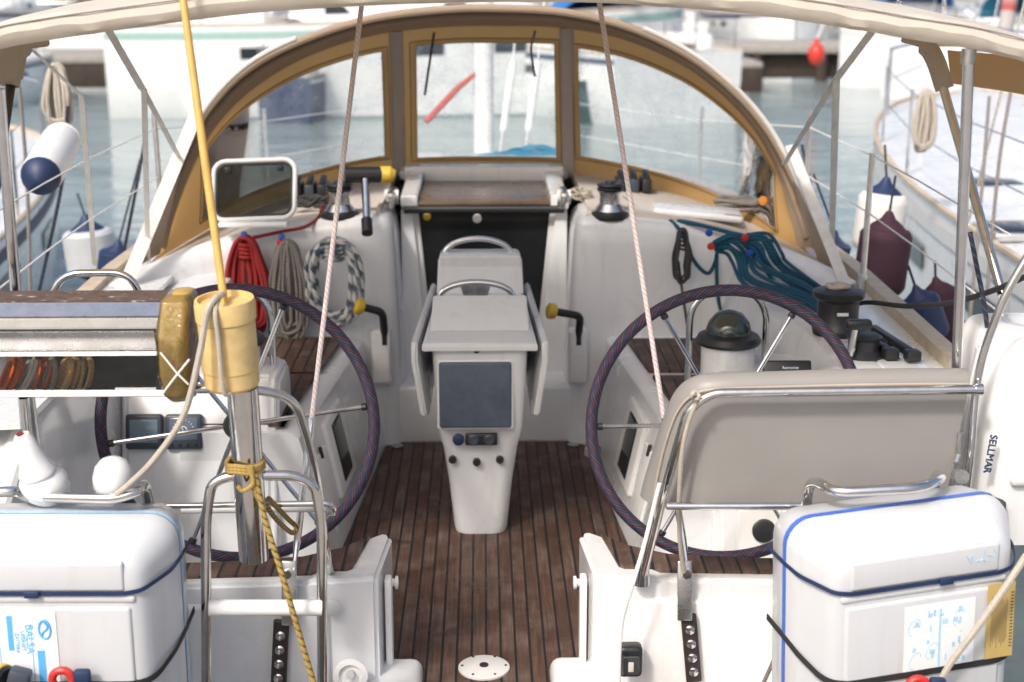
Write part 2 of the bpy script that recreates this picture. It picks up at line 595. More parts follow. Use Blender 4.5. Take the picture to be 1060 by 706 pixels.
NAVYFLECK = rope('navy flecked rope', (.015, .02, .05), [(.02, .03, .07), (.02, .025, .06), (.12, .12, .15)], .03, 2)
WATER = water_mat()
GLASSB = simple('compass dome', (.035, .045, .04), .05, var=.2, rvar=.02, spec=.8)

# ------------------------------------------------------------------ world, sun, camera
SUN_EL, SUN_AZ = math.radians(46), math.radians(212)      # azimuth clockwise from +Y
w = bpy.data.worlds.new('World'); sc.world = w; w.use_nodes = True
bgn = w.node_tree.nodes['Background']
sky = w.node_tree.nodes.new('ShaderNodeTexSky')
sky.sky_type = 'NISHITA'; sky.sun_disc = False
sky.sun_elevation = SUN_EL; sky.sun_rotation = SUN_AZ
sky.air_density = 1.0; sky.dust_density = 6.0; sky.ozone_density = 1.0
w.node_tree.links.new(sky.outputs[0], bgn.inputs[0]); bgn.inputs[1].default_value = .15
sl = bpy.data.lights.new('sun', 'SUN'); sl.energy = 1.9; sl.angle = math.radians(6.0); sl.color = (1, .96, .90)
so = bpy.data.objects.new('sun', sl); COL.objects.link(so)
sd = V((math.sin(SUN_AZ) * math.cos(SUN_EL), math.cos(SUN_AZ) * math.cos(SUN_EL), math.sin(SUN_EL)))
so.rotation_euler = sd.to_track_quat('Z', 'Y').to_euler(); so.location = sd * 30

cd = bpy.data.cameras.new('camera'); co = bpy.data.objects.new('camera', cd); COL.objects.link(co)
cd.sensor_width = 36; cd.lens = F / 1060 * 36; cd.clip_start = .05; cd.clip_end = 2000
co.location = EYE; co.rotation_euler = (PI / 2 - TH, 0, -PS)
cd.dof.use_dof = True; cd.dof.focus_distance = 4.25; cd.dof.aperture_fstop = 2.7
sc.camera = co
sc.view_settings.view_transform = 'Standard'; sc.view_settings.look = 'None'
sc.view_settings.exposure = .36; sc.view_settings.gamma = 1
sc.cycles.max_bounces = 8; sc.cycles.transparent_max_bounces = 12
sc.cycles.caustics_reflective = False; sc.cycles.caustics_refractive = False

WL = -.70   # water level (the cockpit floor is z = 0)
#__SETTING__
mb = MB(); mb.quad((-600, -200, WL), (600, -200, WL), (600, 1200, WL), (-600, 1200, WL))
tag(make('water', mb, WATER), None, None, None, 'structure')
mb = MB(); mb.quad((-600, -200, WL - 4), (600, -200, WL - 4), (600, 1200, WL - 4), (-600, 1200, WL - 4))
tag(make('ground', mb, simple('sea bed', (.05, .06, .05), .9)), None, None, None, 'structure')
mb = MB(); mb.rbox((0, 78, WL + .1), (400, 18, 3.4), .05)
tag(make('quay', mb, CONCRETE), None, None, None, 'structure')
mb = MB(); mb.rbox((0, -5.3, WL + .45), (60, 16.4, 1.0), .06)  # unseen quay behind the camera, added to warm the reflections in the steel
tag(make('unseen_quay', mb, CONCRETE), None, None, None, 'structure')
rows = []
for j in range(8):
    r_ = []
    for i in range(61):
        x = -700 + 1400 * i / 60
        y = 420 + j * 40
        hgt = max(0, math.sin(j / 7 * PI)) * (35 + 22 * math.sin(i * .55) + 12 * math.sin(i * 1.3 + 1))
        r_.append((x, y, WL - 1 + hgt))
    rows.append(r_)
tag(make('hills', MB().sheet(rows), simple('hillside scrub', (.06, .075, .045), .95, var=.4, scale=.05)), None, None, None, 'structure')

# ------------------------------------------------------------------ the yacht
yacht = thing('sailing_yacht', 'white sailing yacht whose teak cockpit with two wheels fills the foreground', 'sailboat', (0, 3.5, WL))

def zr(x):
    return 1.03 - .22 * min(1.3, abs(x) / 1.45) ** 3
HB = [(3.80, 1.50, .82), (4.5, 1.55, .82), (6, 1.60, .82), (7.6, 1.60, .80), (8.6, 1.5, .66), (9.8, 1.2, .58), (10.8, .75, .58), (11.7, .03, .60)]
def hullat(Y):
    for a, b in zip(HB, HB[1:]):
        if Y <= b[0]:
            t = (Y - a[0]) / (b[0] - a[0]); return lerp(a[1], b[1], t), lerp(a[2], b[2], t)
    return HB[-1][1:]
rings = []
for k in range(40):
    Y = lerp(3.80, 11.7, k / 39); b_, s_ = hullat(Y)
    half = [(b_, s_), (b_ * .995, s_ - .3), (b_ * .96, -.1), (b_ * .86, -.6), (b_ * .55, -.95), (0, -1.1)]
    rings.append([(x, Y, z) for x, z in half] + [(-x, Y, z) for x, z in half[-2::-1]])
mb = MB(); mb.loft(rings, closed=False, caps=False)
r0 = rings[0]; mb.add(r0[2:-2], [list(range(len(r0) - 4))])
make('hull', mb, WHITE, yacht, recalc=False)

def sole_x(Y):
    return lerp(.60, .44, (Y - 3.9) / 2.3)
# cockpit floor
mb = MB(); mb.sheet([[(-sole_x(Y), Y, 0), (sole_x(Y), Y, 0)] for Y in (3.3, 4, 5, 6.2)], .03)
make('cockpit_floor', mb, TEAK, yacht)
mb = MB(); mb.rbox((0, 4.85, -.06), (2.9, 3.3, .06), .01)
make('cockpit_liner', mb, WHITE, yacht)

def bi(Y):   # bench inner top edge
    return lerp(.655, .55, (Y - 4.85) / 1.25)
for s in (-1, 1):
    rings = []
    for k in range(13):
        Y = lerp(4.8, 6.16, k / 12)
        xb, xt = sole_x(Y), bi(Y)
        rings.append([(s * x, Y, z) for x, z in ((xb, -.03), (xb + .004, .02), (xt - .022, .44), (xt - .012, .478), (xt + .012, .497), (xt + .04, .5), (1.06, .5), (1.06, -.03))])
    make('bench', MB().loft(rings), WHITE, yacht)
    for (y0, y1) in ((5.54, 6.06), (4.83, 5.47)):
        rows = [[(s * (bi(Y) + .055), Y, .512), (s * .70, Y, .512), (s * .98, Y, .512)] for Y in (y0, (y0 + y1) / 2, y1)]
        make('bench_teak', MB().sheet(rows, .013), TEAKSEAT, yacht)
    # cabin porthole in the bench side: frame and dark pane lying on the sloped face
    Yc = 5.28
    dz = V((s * (bi(Yc) - .02 - sole_x(Yc)), 0, .46)).normalized()
    dy = V((-s * .075, 1, 0)).normalized()
    nrm = dz.cross(dy) * s
    if nrm.x * s > 0: nrm = -nrm
    c0 = V((s * lerp(sole_x(Yc), bi(Yc) - .02, .6), Yc, .285))
    M = frame_from((0, 0, 0), dz, nrm)
    fr = make('porthole_frame', MB().rbox(c0, (.30, .34, .028), .012, M, 3), WHITEP, yacht)
    make('porthole_pane', MB().rbox(c0 + nrm * .006, (.235, .17, .026), .011, M, 3), WINDOWD, fr)
    # locker latch + lid seam on the bench side, aft of the port
    Yc = 4.98
    c1 = V((s * lerp(sole_x(Yc), bi(Yc) - .02, .72), Yc, .335))
    make('locker_lid', MB().rbox(c1 - dz * .1, (.26, .20, .014), .006, M, 3), WHITEP, yacht)
    make('latch', MB().rbox(c1 + dz * .03 + nrm * .01, (.045, .012, .014), .004, M), BLACK, yacht)

# cabin trunk: bulkhead path in plan, carried up and over onto the roof
path = [(.355, 6.56), (.356, 6.32), (.362, 6.235), (.385, 6.185), (.43, 6.16), (.52, 6.15), (.66, 6.145), (.82, 6.14), (.98, 6.115), (1.12, 6.06), (1.24, 5.97), (1.34, 5.85), (1.42, 5.7)]
pc = catmull([V((x, y, 0)) for x, y in path], 4)
for s in (-1, 1):
    rows, roof = [], []
    for i, p in enumerate(pc):
        t = (pc[min(i + 1, len(pc) - 1)] - pc[max(i - 1, 0)]).normalized()
        nv = V((-t.y, t.x, 0))          # into the cabin
        if nv.y < -.01 or (abs(nv.y) < .02 and nv.x < 0): nv = -nv
        x = p.x; zt = zr(x)
        zb = -.02 if x < .66 else .47
        col = []
        for off, z in ((0, zb), (.012, lerp(zb, zt, .5)), (.03, zt - .13), (.036, zt - .07), (.05, zt - .03), (.075, zt - .008), (.11, zt)):
            q = p + nv * off
            col.append(V((s * q.x, q.y, z)))
        rows.append(col)
        if x > .36 and p.y < 6.24:
            q = rows[-1][-1]
            roof.append([V((q.x, lerp(q.y, 8.0, k / 8), zr(q.x) + .0005)) for k in range(9)])
    make('cabin_bulkhead', MB().sheet(rows), WHITE, yacht)
    make('cabin_roof', MB().sheet(roof, .02), DECK, yacht)
# roof in front of the hatch and forward of the hood
rows = [[(x * f, Y, zr(x) * g) for x in [lerp(-1.4, 1.4, k / 16) for k in range(17)]] for Y, f, g in ((8.0, 1, 1), (8.15, .98, .985), (8.3, .95, .93), (8.7, .88, .70), (9.0, .8, .55))]
make('coachroof', MB().sheet(rows, .04), WHITE2, yacht)
mb = MB(); mb.rbox((0, 7.72, 1.045), (.86, .74, .05), .012)
make('hatch_garage', mb, WHITE2, yacht)
# side decks and coamings
for s in (-1, 1):
    rings = []
    for k in range(25):
        y0_ = 3.62 if s < 0 else 3.98
        Y = lerp(y0_, 6.2, k / 24)
        e = min(1, max(0, (Y - y0_) / .5)); e = e * e * (3 - 2 * e)
        top = lerp(.60, .80, e)
        g = min(1, max(0, (Y - 4.85) / .5)); g = g * g * (3 - 2 * g); g = g if s < 0 else max(g, .62)
        f = lambda x: lerp(1.42 - (1.42 - x) * .34, x, g)
        rings.append([(s * f(x), Y, z) for x, z in ((1.0, -.03), (1.0, .5), (1.055, top - .05), (1.075, top - .012), (1.11, top), (1.235, top), (1.265, top - .006), (1.30, top - .02), (1.32, top - .024), (1.42, top - .026), (1.42, -.03))])
    make('coaming', MB().loft(rings), WHITE, yacht)
    rows = []
    for k in range(30):
        Y = lerp(3.92, 11.6, k / 29); b_, s_ = hullat(Y)
        xi = 1.30 if Y < 6.2 else min(1.40, b_ - .01) if Y < 8.0 else max(0, 1.40 - (Y - 8) * 2.2)
        xi = min(xi, b_ - .005)
        rows.append([(s * lerp(xi, b_, q), Y, s_ - .03 + .01 * (1 - q)) for q in (0, .33, .66, 1)])
    make('side_deck', MB().sheet(rows, .02), WHITE2, yacht)
    tr = []
    for k in range(40):
        Y = lerp(3.92, 11.6, k / 39); b_, s_ = hullat(Y)
        tr.append([(s * (b_ - .05), Y, s_ - .03), (s * (b_ - .05), Y, s_ + .018), (s * (b_ + .012), Y, s_ + .018), (s * (b_ + .012), Y, s_ - .03)])
    make('toe_rail', MB().loft(tr), WOODTRIM, yacht, angle=30)
# bridge step below the companionway
mb = MB(); mb.rbox((0, 6.40, .125), (.90, .40, .27), .02, None, 3)
make('companionway_step', mb, WHITE, yacht)
# companionway: washboard, side frames, cross bar, sliding hatch
Yw = 6.47
cw = make('washboard', MB().prism([(-.30, Yw + .06, 1.0), (.30, Yw + .06, 1.0), (.225, Yw, .26), (-.225, Yw, .26)], (0, .02, 0)), ACRYL, yacht)
make('lock_knob', MB().lathe([(.0, 0), (.019, 0), (.021, .01), (.012, .018), (0, .019)], P(494, 226, Yw + .045), (0, -1, .1), 18), WHITEP, cw)
make('lock_knob', MB().lathe([(.0, 0), (.017, 0), (.018, .01), (.01, .016), (0, .017)], P(442, 224, Yw + .045), (0, -1, .1), 18), YELLOWK, cw)
for s in (-1, 1):
    for a, b, yo, m_ in ((.30, .335, -.02, GREYTRIM), (.325, .375, -.045, WHITE)):
        mb = MB(); mb.prism([(s * a, Yw + .06 + yo, 1.01), (s * b, Yw + .06 + yo, 1.01), (s * (b if b > .35 else b - .06), Yw + yo, .25), (s * (a - .075), Yw + yo, .25)], (0, .10, 0))
        make('companionway_frame', mb, m_, yacht, bevel=.004)
    mb = MB(); mb.prism([(s * .30, 6.46, 1.02), (s * .375, 6.46, 1.02), (s * .375, 7.22, 1.03), (s * .30, 7.22, 1.03)], (0, 0, .055))
    make('hatch_rail', mb, WHITE2, yacht, bevel=.006)
mb = MB(); mb.tube([(-.36, 6.455, 1.012), (.36, 6.455, 1.012)], .017, 10)
make('hatch_bar', mb, BLACK, yacht)
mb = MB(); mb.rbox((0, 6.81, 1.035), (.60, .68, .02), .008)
make('sliding_hatch', mb, simple('tinted acrylic with painted ochre reflection', (.13, .09, .06), .28, var=.25, scale=5, spec=.3), yacht)  # brown base colour stands in for the ochre cloth mirrored in the acrylic
mb = MB(); mb.rbox((0, 7.28, 1.065), (.80, .14, .085), .015)
make('hatch_front_sill', mb, WHITE2, yacht)
# helm seats with teak tops
for s in (-1, 1):
    X0, X1 = .292, 1.42
    base = [(X0 + .02, 3.86), (X0 + .16, 3.835), (X1, 3.78), (X1, 3.95), (.78, 3.985), (.54, 4.02), (.43, 4.09), (X0 + .03, 4.20), (X0 + .004, 4.19), (X0 - .004, 4.16)]
    top = .368
    pr = [V((s * x, y, -.05)) for x, y in base]
    b_ = make('helm_seat', MB().prism(pr if s > 0 else pr[::-1], (0, 0, top + .05)), WHITE, yacht, bevel=.012)
    tp = [(X0 + .062, 4.155), (.43, 4.065), (.54, 3.998), (.78, 3.962), (X1 - .04, 3.93), (X1 - .04, 3.83), (X0 + .21, 3.875), (X0 + .19, 3.90), (X0 + .11, 3.905), (X0 + .095, 3.92)]
    pr = [V((s * x, y, top - .004)) for x, y in tp]
    make('helm_seat_teak', MB().prism(pr, (0, 0, .012)), TEAKSEAT, yacht)
    # rounded moulded panel standing slightly proud on the aft face + low foot by the gate
    make('transom_panel', MB().rbox((s * .80, 3.815, .145), (.70, .03, .33), .014, Matrix.Rotation(-s * .048, 4, 'Z'), 3), WHITE2, yacht)
    ring = []
    for k in range(17):
        a = PI / 2 + PI * k / 16 if s > 0 else PI / 2 - PI * k / 16
        ring.append((s * .265 + .065 * math.cos(a) * (1), 3.98 + .0 + .10 * math.sin(a)))
    ft = MB(); ft.rbox((s * .275, 3.83, .0), (.17, .36, .10), .035, None, 4)
    make('gate_foot', ft, WHITE, yacht)
    # gate pin: white spool on the inner face
    pos = P(598 if s > 0 else 402, 603, 4.05)
    pos.x = s * (X0 - .0)
    make('gate_pin', MB().lathe([(0, 0), (.012, 0), (.012, .018), (.02, .02), (.02, .028), (0, .03)], pos, (-s, 0, 0), 16), WHITEP, yacht)
    # gate board slot along the inner face
    make('gate_slot', MB().rbox((s * (X0 - .004), 3.97, .16), (.02, .05, .32), .006), WHITEP, yacht)

# helm consoles (pedestal pods forward of each wheel) with instruments
for s in (-1, 1):
    rings = []
    xc = .72 if s < 0 else .80
    for x in (xc, xc + .025, xc + .06, 1.0, 1.22, 1.25, 1.27):
        inset = .02 if x in (xc, 1.27) else 0
        rings.append([(s * x, Y, z) for Y, z in ((4.70 + inset, -.02), (4.80 + inset, .40), (4.86 + inset, .64 - inset), (4.90 + inset, .68 - inset), (5.16 - inset, .68 - inset), (5.20 - inset, .60), (5.22 - inset, -.02))])
    con = make('helm_console', MB().loft(rings), WHITE, yacht, bevel=.012)
    nrm = V((0, -.42, .1)).normalized(); up = V((0, .1, .42)).normalized()
    def onface(px, py):
        d = ray(px, py); o_ = V((0, 4.70, -.02)); nn = V((0, -.97, .231))
        t = (o_ - EYE).dot(nn) / d.dot(nn); return EYE + d * t
    if s < 0:
        nn = V((0, -.973, .231)); upv = V((0, .231, .973))
        M = frame_from((0, 0, 0), (1, 0, 0), nn)
        for px, scr in ((150.5, 0), (191.5, 1)):
            c_ = onface(px, 446.5) + nn * .012
            ins = make('instrument', MB().rbox(c_, (.128, .122, .03), .01, M, 3), DARKGREY, con)
            make('screen', MB().rbox(c_ + nn * .012 + upv * (.010 if scr else .002), (.098, .078 if scr else .082, .012), .004, M), DIAL if scr else SCREEN, ins)
            if scr:
                mbt = MB()
                cc = c_ + nn * .0195 + upv * .006
                for a in range(9):
                    an = math.radians(20 + a * 17.5)
                    d0 = V((1, 0, 0)) * math.cos(an) + upv * math.sin(an)
                    mbt.tube([cc + d0 * .033, cc + d0 * .038], .0016, 5)
                mbt.tube([cc + (V((1, 0, 0)) * math.cos(i_ * .21) + upv * math.sin(i_ * .21)) * .013 for i_ in range(30)], .002, 5, closed=True)
                mbt.tube([cc, cc + (V((-.5, 0, 0)) + upv).normalized() * .026], .0016, 5)
                make('dial_marks', mbt, PAPER, ins)
                for b4 in range(4):
                    make('button', MB().lathe([(0, 0), (.007, 0), (.006, .006), (0, .007)], c_ + nn * .014 - upv * .044 + V((-.042 + b4 * .028, 0, 0)), nn, 10), BLACK, ins)
    else:
        nn = V((0, -.973, .231)); M = frame_from((0, 0, 0), (1, 0, 0), nn)
        c_ = onface(786, 548) + nn * .01
        ep = make('engine_panel', MB().rbox(c_, (.15, .15, .03), .012, M, 3), WHITEP, con)
        make('gauge', MB().lathe([(0, 0), (.04, 0), (.042, .012), (.034, .016), (0, .015)], c_ + nn * .012 + V((.01, 0, 0)), nn, 22), BLACK, ep)

# chainplates on the transom, stern light, deck sockets
def chainplate(px0, py0, px1, py1, s):
    Yt = 3.80
    a, b = P(px0, py0, Yt), P(px1, py1, Yt)
    d = (b - a).normalized(); nn = V((0, -1, 0))
    M = frame_from((0, 0, 0), d, nn)
    L = (b - a).length
    cp = make('chainplate', MB().rbox((a + b) / 2 + nn * .01, (L, .045, .014), .006, M, 3), DARKSTEEL, yacht)
    for k in range(4):
        q = a + d * (.045 + k * .044)
        make('bolt', MB().lathe([(0, 0), (.014, 0), (.014, .006), (.008, .009), (0, .009)], q + nn * .016, nn, 14), STEEL, cp)
    return cp
chainplate(292, 640, 288, 722, -1)
chainplate(712, 634, 718, 704, 1)
for px, s in ((297, -1), (711, 1)):
    a = P(px + 3 * -s, 645 if s < 0 else 640, 3.79); b = P(px - 3 * s, 578, 3.82)
    M = frame_from((0, 0, 0), (b - a).normalized(), V((0, -1, 0)))
    tg = make('stay_tang', MB().rbox((a + b) / 2 + V((0, -.016, 0)), ((b - a).length, .042, .01), .004, M, 3), STEEL2, yacht)
    make('clevis_pin', MB().lathe([(0, 0), (.013, 0), (.013, .008), (0, .009)], P(px, 594, 3.78), (0, -1, 0), 14), STEEL, tg)
# round deck socket on the port transom, with a tube end inside
q = P(363, 698, 3.80)
sk = make('shower_socket', MB().lathe([(.045, -.002), (.05, .004), (.05, .008), (.034, .010), (.03, -.02), (0, -.021)], q + V((0, .0, 0)), (0, -1, 0), 28), WHITEP, yacht)
make('socket_tube', MB().lathe([(0, 0), (.012, 0), (.012, .035), (0, .036)], q + V((0, .015, 0)), (0, -1, .2), 14), GREYTRIM, sk)
q = P(343, 628, 3.81)
make('deck_fitting', MB().lathe([(0, 0), (.026, 0), (.026, .006), (.014, .012), (0, .012)], q, (0, -1, 0), 20), GREYTRIM, yacht)
for s_, m_ in ((-1, 0), (1, 0)):
    q = V((s_ * .43, 6.12, .006))
    make('floor_drain', MB().lathe([(0, 0), (.026, 0), (.026, .006), (.015, .008), (0, .006)], q + V((-s_ * .04, 0, 0)), (0, 0, 1), 16), STEEL2, yacht)
# winch handle pockets on the bulkhead
for px, s in ((395, -1), (598, 1)):
    a = P(px, 340, 6.12); b = P(px, 396, 6.13)
    make('handle_pocket', MB().rbox((a + b) / 2, (.085, .075, (a - b).length), .018, None, 3), WHITE2, yacht)
# inspection cover on the floor
q = G(501, 692, 0)
dc = make('floor_cover', MB().lathe([(0, 0), (.078, 0), (.078, .006), (.07, .010), (0, .011)], q, (0, 0, 1), 36), GREYTRIM, yacht)
make('cover_knob', MB().lathe([(0, 0), (.014, 0), (.013, .004), (0, .005)], q + V((0, 0, .011)), (0, 0, 1), 14), BLACK, dc)
for a in range(6):
    make('cover_screw', MB().lathe([(0, 0), (.004, 0), (.004, .002), (0, .002)], q + V((.066 * math.cos(a * PI / 3), .066 * math.sin(a * PI / 3), .010)), (0, 0, 1), 8), DARKSTEEL, dc)
# pushpit tubes
def rail(name, pts, r=.0125, m_=None, fr=.06):
    return make(name, MB().tube(fillet(pts, fr, 6), r, 14), m_ or STEEL, yacht)
rail('pushpit_rail', [P(120, 403, 3.52), P(262, 402, 3.55), P(305, 412, 3.6), P(326, 480, 3.66), P(338, 575, 3.74), G(342, 592, .368)], .0125, WARMSTEEL, .16)
rail('pushpit_rail', [P(150, 524, 3.62), P(342, 521, 3.64), P(347, 531, 3.66), P(338, 533, 3.70)], .008, STEEL, .02)
rail('pushpit_rail', [P(188, 528, 3.70), P(338, 526, 3.70)], .010, GREYTRIM)
rail('pushpit_rail', [P(-40, 512, 3.5), P(20, 508, 3.48), P(26, 514, 3.4), P(120, 516, 3.35), P(144, 508, 3.36), P(150, 500, 3.45), P(154, 520, 3.5)], .014, WARMSTEEL, .04)
rail('pushpit_post', [P(24, 412, 3.55), P(33, 520, 3.55), P(38, 620, 3.6)], .0125)
rail('grab_rail', [P(48, 330, 4.1), P(60, 283, 4.1), P(138, 282, 4.1), P(150, 330, 4.1), P(151, 345, 4.1)], .011, STEEL, .07)
rail('pushpit_post', [P(1080, 240, 3.62), P(1042, 300, 3.62), P(1012, 380, 3.64), P(1004, 480, 3.66), V((P(1004, 480, 3.66).x, 3.68, .6))], .011, STEEL, .1)
# stanchions of the yacht
for px, py, Yb, s in ((918, 305, 0, 1), (867, 250, 0, 1)):
    pass
for Y in (5.05, 6.9, 9.0):
    for s in (-1, 1):
        if s < 0 and Y < 6: continue
        b_, s_ = hullat(Y)
        if s > 0 and Y < 6:
            b0 = P(919, 312, 5.72); Yy = 5.72; b_, s_ = hullat(Yy)
            base = V((b_ - .06, Yy, s_ - .01)); topp = V((b_ - .05, Yy, s_ + .53))
        else:
            base = V((s * (b_ - .06), Y, s_ - .01)); topp = V((s * (b_ - .05), Y, s_ + .6))
        make('stanchion', MB().tube([base, topp], .0125, 10).tube([base - V((0, 0, .01)), base + V((0, 0, .05))], .02, 10), ALU, yacht)
for s in (-1, 1):
    for hz in (.52, .29):
        pts = [(s * (hullat(Y)[0] - .05), Y, hullat(Y)[1] + hz) for Y in (3.95, 5.0, 5.72, 6.9, 9.0, 10.8)]
        make('lifeline', MB().tube(pts, .0035, 6), WHITEP, yacht)
# mast
make('mast', MB().tube([(0, 9.7, .45), (0, 9.7, 15.0)], .066, 16), WHITEP, yacht)

# ------------------------------------------------------------------ backstays
def stay(px_top, px_bot, name, label, s):
    base = P(px_bot, 590, 3.80)
    up = P(px_top, 0, 4.35)
    far = up + (up - base) * 5.5
    t = thing(name, label, 'backstay', base)
    make('stay_rope', MB().tube([lerp(base, up, .25), up, far], .0075, 10), PINKSTAY, t)
    make('turnbuckle', MB().tube([base, lerp(base, up, .02), lerp(base, up, .05), lerp(base, up, .22), lerp(base, up, .26)], [.007, .007, .0105, .0105, .008], 10), STEEL, t)
    return t
stay(375, 304, 'backstay', 'white and red flecked backstay rope right of the yellow buoy staff', -1)
stay(620, 712, 'backstay', 'white and red flecked backstay rope in front of the right wheel', 1)
mb = MB(); mb.tube(catmull([P(683, 500, 3.72), P(668, 560, 3.70), P(655, 605, 3.68), P(643, 650, 3.70), P(640, 720, 3.70)], 6), .006, 8)
solo('control_line', mb, WHITEP, 'thin white control line running down the right transom beside the stern light', 'rope')

# ------------------------------------------------------------------ steering wheels
def wheel():
    r = .438
    t = thing('steering_wheel', 'x', 'steering wheel')
    pts = [(r * math.cos(a * 2 * PI / 96), 0, r * math.sin(a * 2 * PI / 96)) for a in range(96)]
    make('rim', MB().tube(pts, .0192, 16, closed=True), WHEELROPE, t)
    make('hub', MB().lathe([(0, -.03), (.035, -.03), (.045, -.015), (.045, .015), (.03, .05), (.022, .22), (0, .22)], (0, 0, 0), (0, 1, 0), 24), BLACK, t)
    for k in range(6):
        a = math.radians(8 + 60 * k)
        d = V((math.cos(a), 0, math.sin(a)))
        sp = make('spoke', MB().tube([d * .035, d * (r - .012)], .0075, 10), STEEL, t)
        make('clip', MB().lathe([(.012, 0), (.012, .014), (.006, .02)], d * (r - .036), d, 10), BLACK, sp)
    return t
wl = wheel()
def place_wheel(o, px, py, label):
    o.location = P(px, py, 4.46); o.rotation_euler = (math.radians(-7), 0, 0); o['label'] = label
    o['group'] = 'steering wheels wrapped in purple braid'
wr = copy_tree(wl)
place_wheel(wl, 246, 440, 'rope wrapped steering wheel with bright purple and red braid, behind the yellow buoy')
place_wheel(wr, 752, 440, 'rope wrapped steering wheel in dark purple braid in front of the beige backrest')
wr.rotation_euler[1] = math.radians(8)
mb = MB(); mb.tube(catmull([P(612, 466, 4.54), P(616, 470, 4.53), P(620, 467, 4.55)], 4), .024, 10)
solo('rope_whipping', MB().lathe([(.021, -.018), (.027, -.012), (.027, .012), (.021, .018)], P(613.5, 467, 4.46), (.06, -.1, 1), 16), DARKROPE, 'dark green king spoke whipping on the rim of the right wheel', 'whipping')

# ------------------------------------------------------------------ compass columns with guard hoops
def compass(cx, label, s):
    Y0 = 5.02
    b = P(cx, 400, Y0)
    zt = P(cx, 355, Y0).z
    base = V((b.x, Y0, .50))
    t = thing('compass_column', label, 'compass', base)
    hcol = zt - .50
    make('column', MB().lathe([(.097, 0), (.096, hcol - .01), (.09, hcol)], base, (0, 0, 1), 32), WHITE2, t)
    make('collar', MB().lathe([(0, 0), (.112, 0), (.118, .012), (.108, .03), (.086, .04), (0, .041)], base + V((0, 0, hcol)), (0, 0, 1), 32), BLACK, t)
    make('dome', MB().lathe([(.082, 0), (.081, .018), (.072, .045), (.05, .072), (.025, .083), (0, .086)], base + V((0, 0, hcol + .035)), (0, -.15, 1), 32), GLASSB, t)
    hw = .138
    top = base.z + hcol + .19
    pts = fillet([base + V((-hw, .02, -.005)), V((base.x - hw, Y0 + .02, top)), V((base.x + hw, Y0 + .02, top)), base + V((hw, .02, -.005))], .13, 10)
    make('guard_hoop', MB().tube(pts, .0125, 12), STEEL, t)
    return t
compass(752, 'white compass column with black dome inside the right steering wheel', 1)
compass(243, 'white compass column half hidden behind the yellow buoy', -1)

# ------------------------------------------------------------------ cockpit table
tb = thing('cockpit_table', 'white pedestal cockpit table with folded leaves and a dark covered screen', 'table', (0, 5.2, 0))
def rrect(cx, y0, y1, hw, z, r=.05, n=5):
    pts = []
    for (sx, sy, a0) in ((1, 1, 0), (-1, 1, 90), (-1, -1, 180), (1, -1, 270)):
        rr = min(r, hw * .95, (y1 - y0) * .48)
        ccx, ccy = cx + sx * (hw - rr), ((y1 - rr) if sy > 0 else (y0 + rr))
        for k in range(n + 1):
            a = math.radians(a0 + 90 * k / n)
            pts.append(V((ccx + rr * math.cos(a), ccy + rr * math.sin(a), z)))
    return pts
prof = [(0, .096, 5.10, 5.30), (.02, .100, 5.095, 5.31), (.20, .118, 5.085, 5.36), (.34, .138, 5.075, 5.42), (.40, .150, 5.062, 5.5), (.44, .156, 5.05, 5.6), (.60, .166, 5.035, 5.8), (.735, .172, 5.03, 5.9)]
make('pedestal', MB().loft([rrect(0, y0, y1, hw, z, .055 if z < .38 else .035) for z, hw, y0, y1 in prof]), WHITE, tb, angle=50)
cx = 0
def taper(hw0, hw1, y0, y1, z0, z1, inset=.008):
    r = []
    for z, i_ in ((z0, 0), (z1 - inset, 0), (z1, inset)):
        a = [V((-hw0 + i_, y0 + i_, z)), V((hw0 - i_, y0 + i_, z)), V((hw1 - i_, y1 - i_, z)), V((-hw1 + i_, y1 - i_, z))]
        r.append(a)
    return r
make('tabletop', MB().loft(taper(.207, .175, 5.0, 6.0, .735, .765)), WHITE2, tb, bevel=.004)
for s in (-1, 1):   # folded leaves, hanging
    pts = [V((s * .222, 4.995, .772)), V((s * .186, 6.0, .772)), V((s * .176, 6.0, .60)), V((s * .178, 5.75, .47)), V((s * .185, 5.12, .46)), V((s * .195, 5.05, .48)), V((s * .225, 4.99, .70))]
    make('leaf', MB().prism(pts, (s * .022, 0, 0)), WHITE2, tb, bevel=.006)
# raised lids and rear box
make('front_lid', MB().prism([V((-.182, 5.17, .766)), V((.182, 5.17, .766)), V((.176, 5.34, .866)), V((-.176, 5.34, .866))], (0, .03, -.022)), WHITE2, tb, bevel=.005)
make('lid_box', MB().loft(taper(.17, .16, 5.30, 5.44, .766, .83)), WHITE, tb, bevel=.005)
make('rear_lid', MB().prism([V((-.178, 5.80, .766)), V((.178, 5.80, .766)), V((.172, 5.88, .905)), V((-.172, 5.88, .905))], (0, .03, -.01)), WHITE, tb, bevel=.005)
make('rear_box', MB().loft(taper(.168, .164, 5.86, 5.99, .766, .922)), WHITE2, tb, bevel=.005)
def hoop(px0, px1, pyt, pyb, Y, zb):
    a, b = P(px0, pyb, Y), P(px1, pyb, Y)
    zt = P(498, pyt, Y).z
    c = (a + b) / 2; hw = (b.x - a.x) / 2
    pts = [V((c.x - hw, Y, zb))]
    zarc = min(a.z, zt - .05)
    for k in range(21):
        an = PI - PI * k / 20
        pts.append(V((c.x + hw * math.cos(an), Y, zarc + (zt - zarc) * math.sin(an) ** .9)))
    pts.append(V((c.x + hw, Y, zb)))
    return make('grab_hoop', MB().tube(pts, .0125, 14), STEEL, tb)
hoop(460, 536, 292, 309, 5.42, .77)
hoop(464, 534, 247, 266, 5.93, .90)
br = P(497, 300, 5.46)
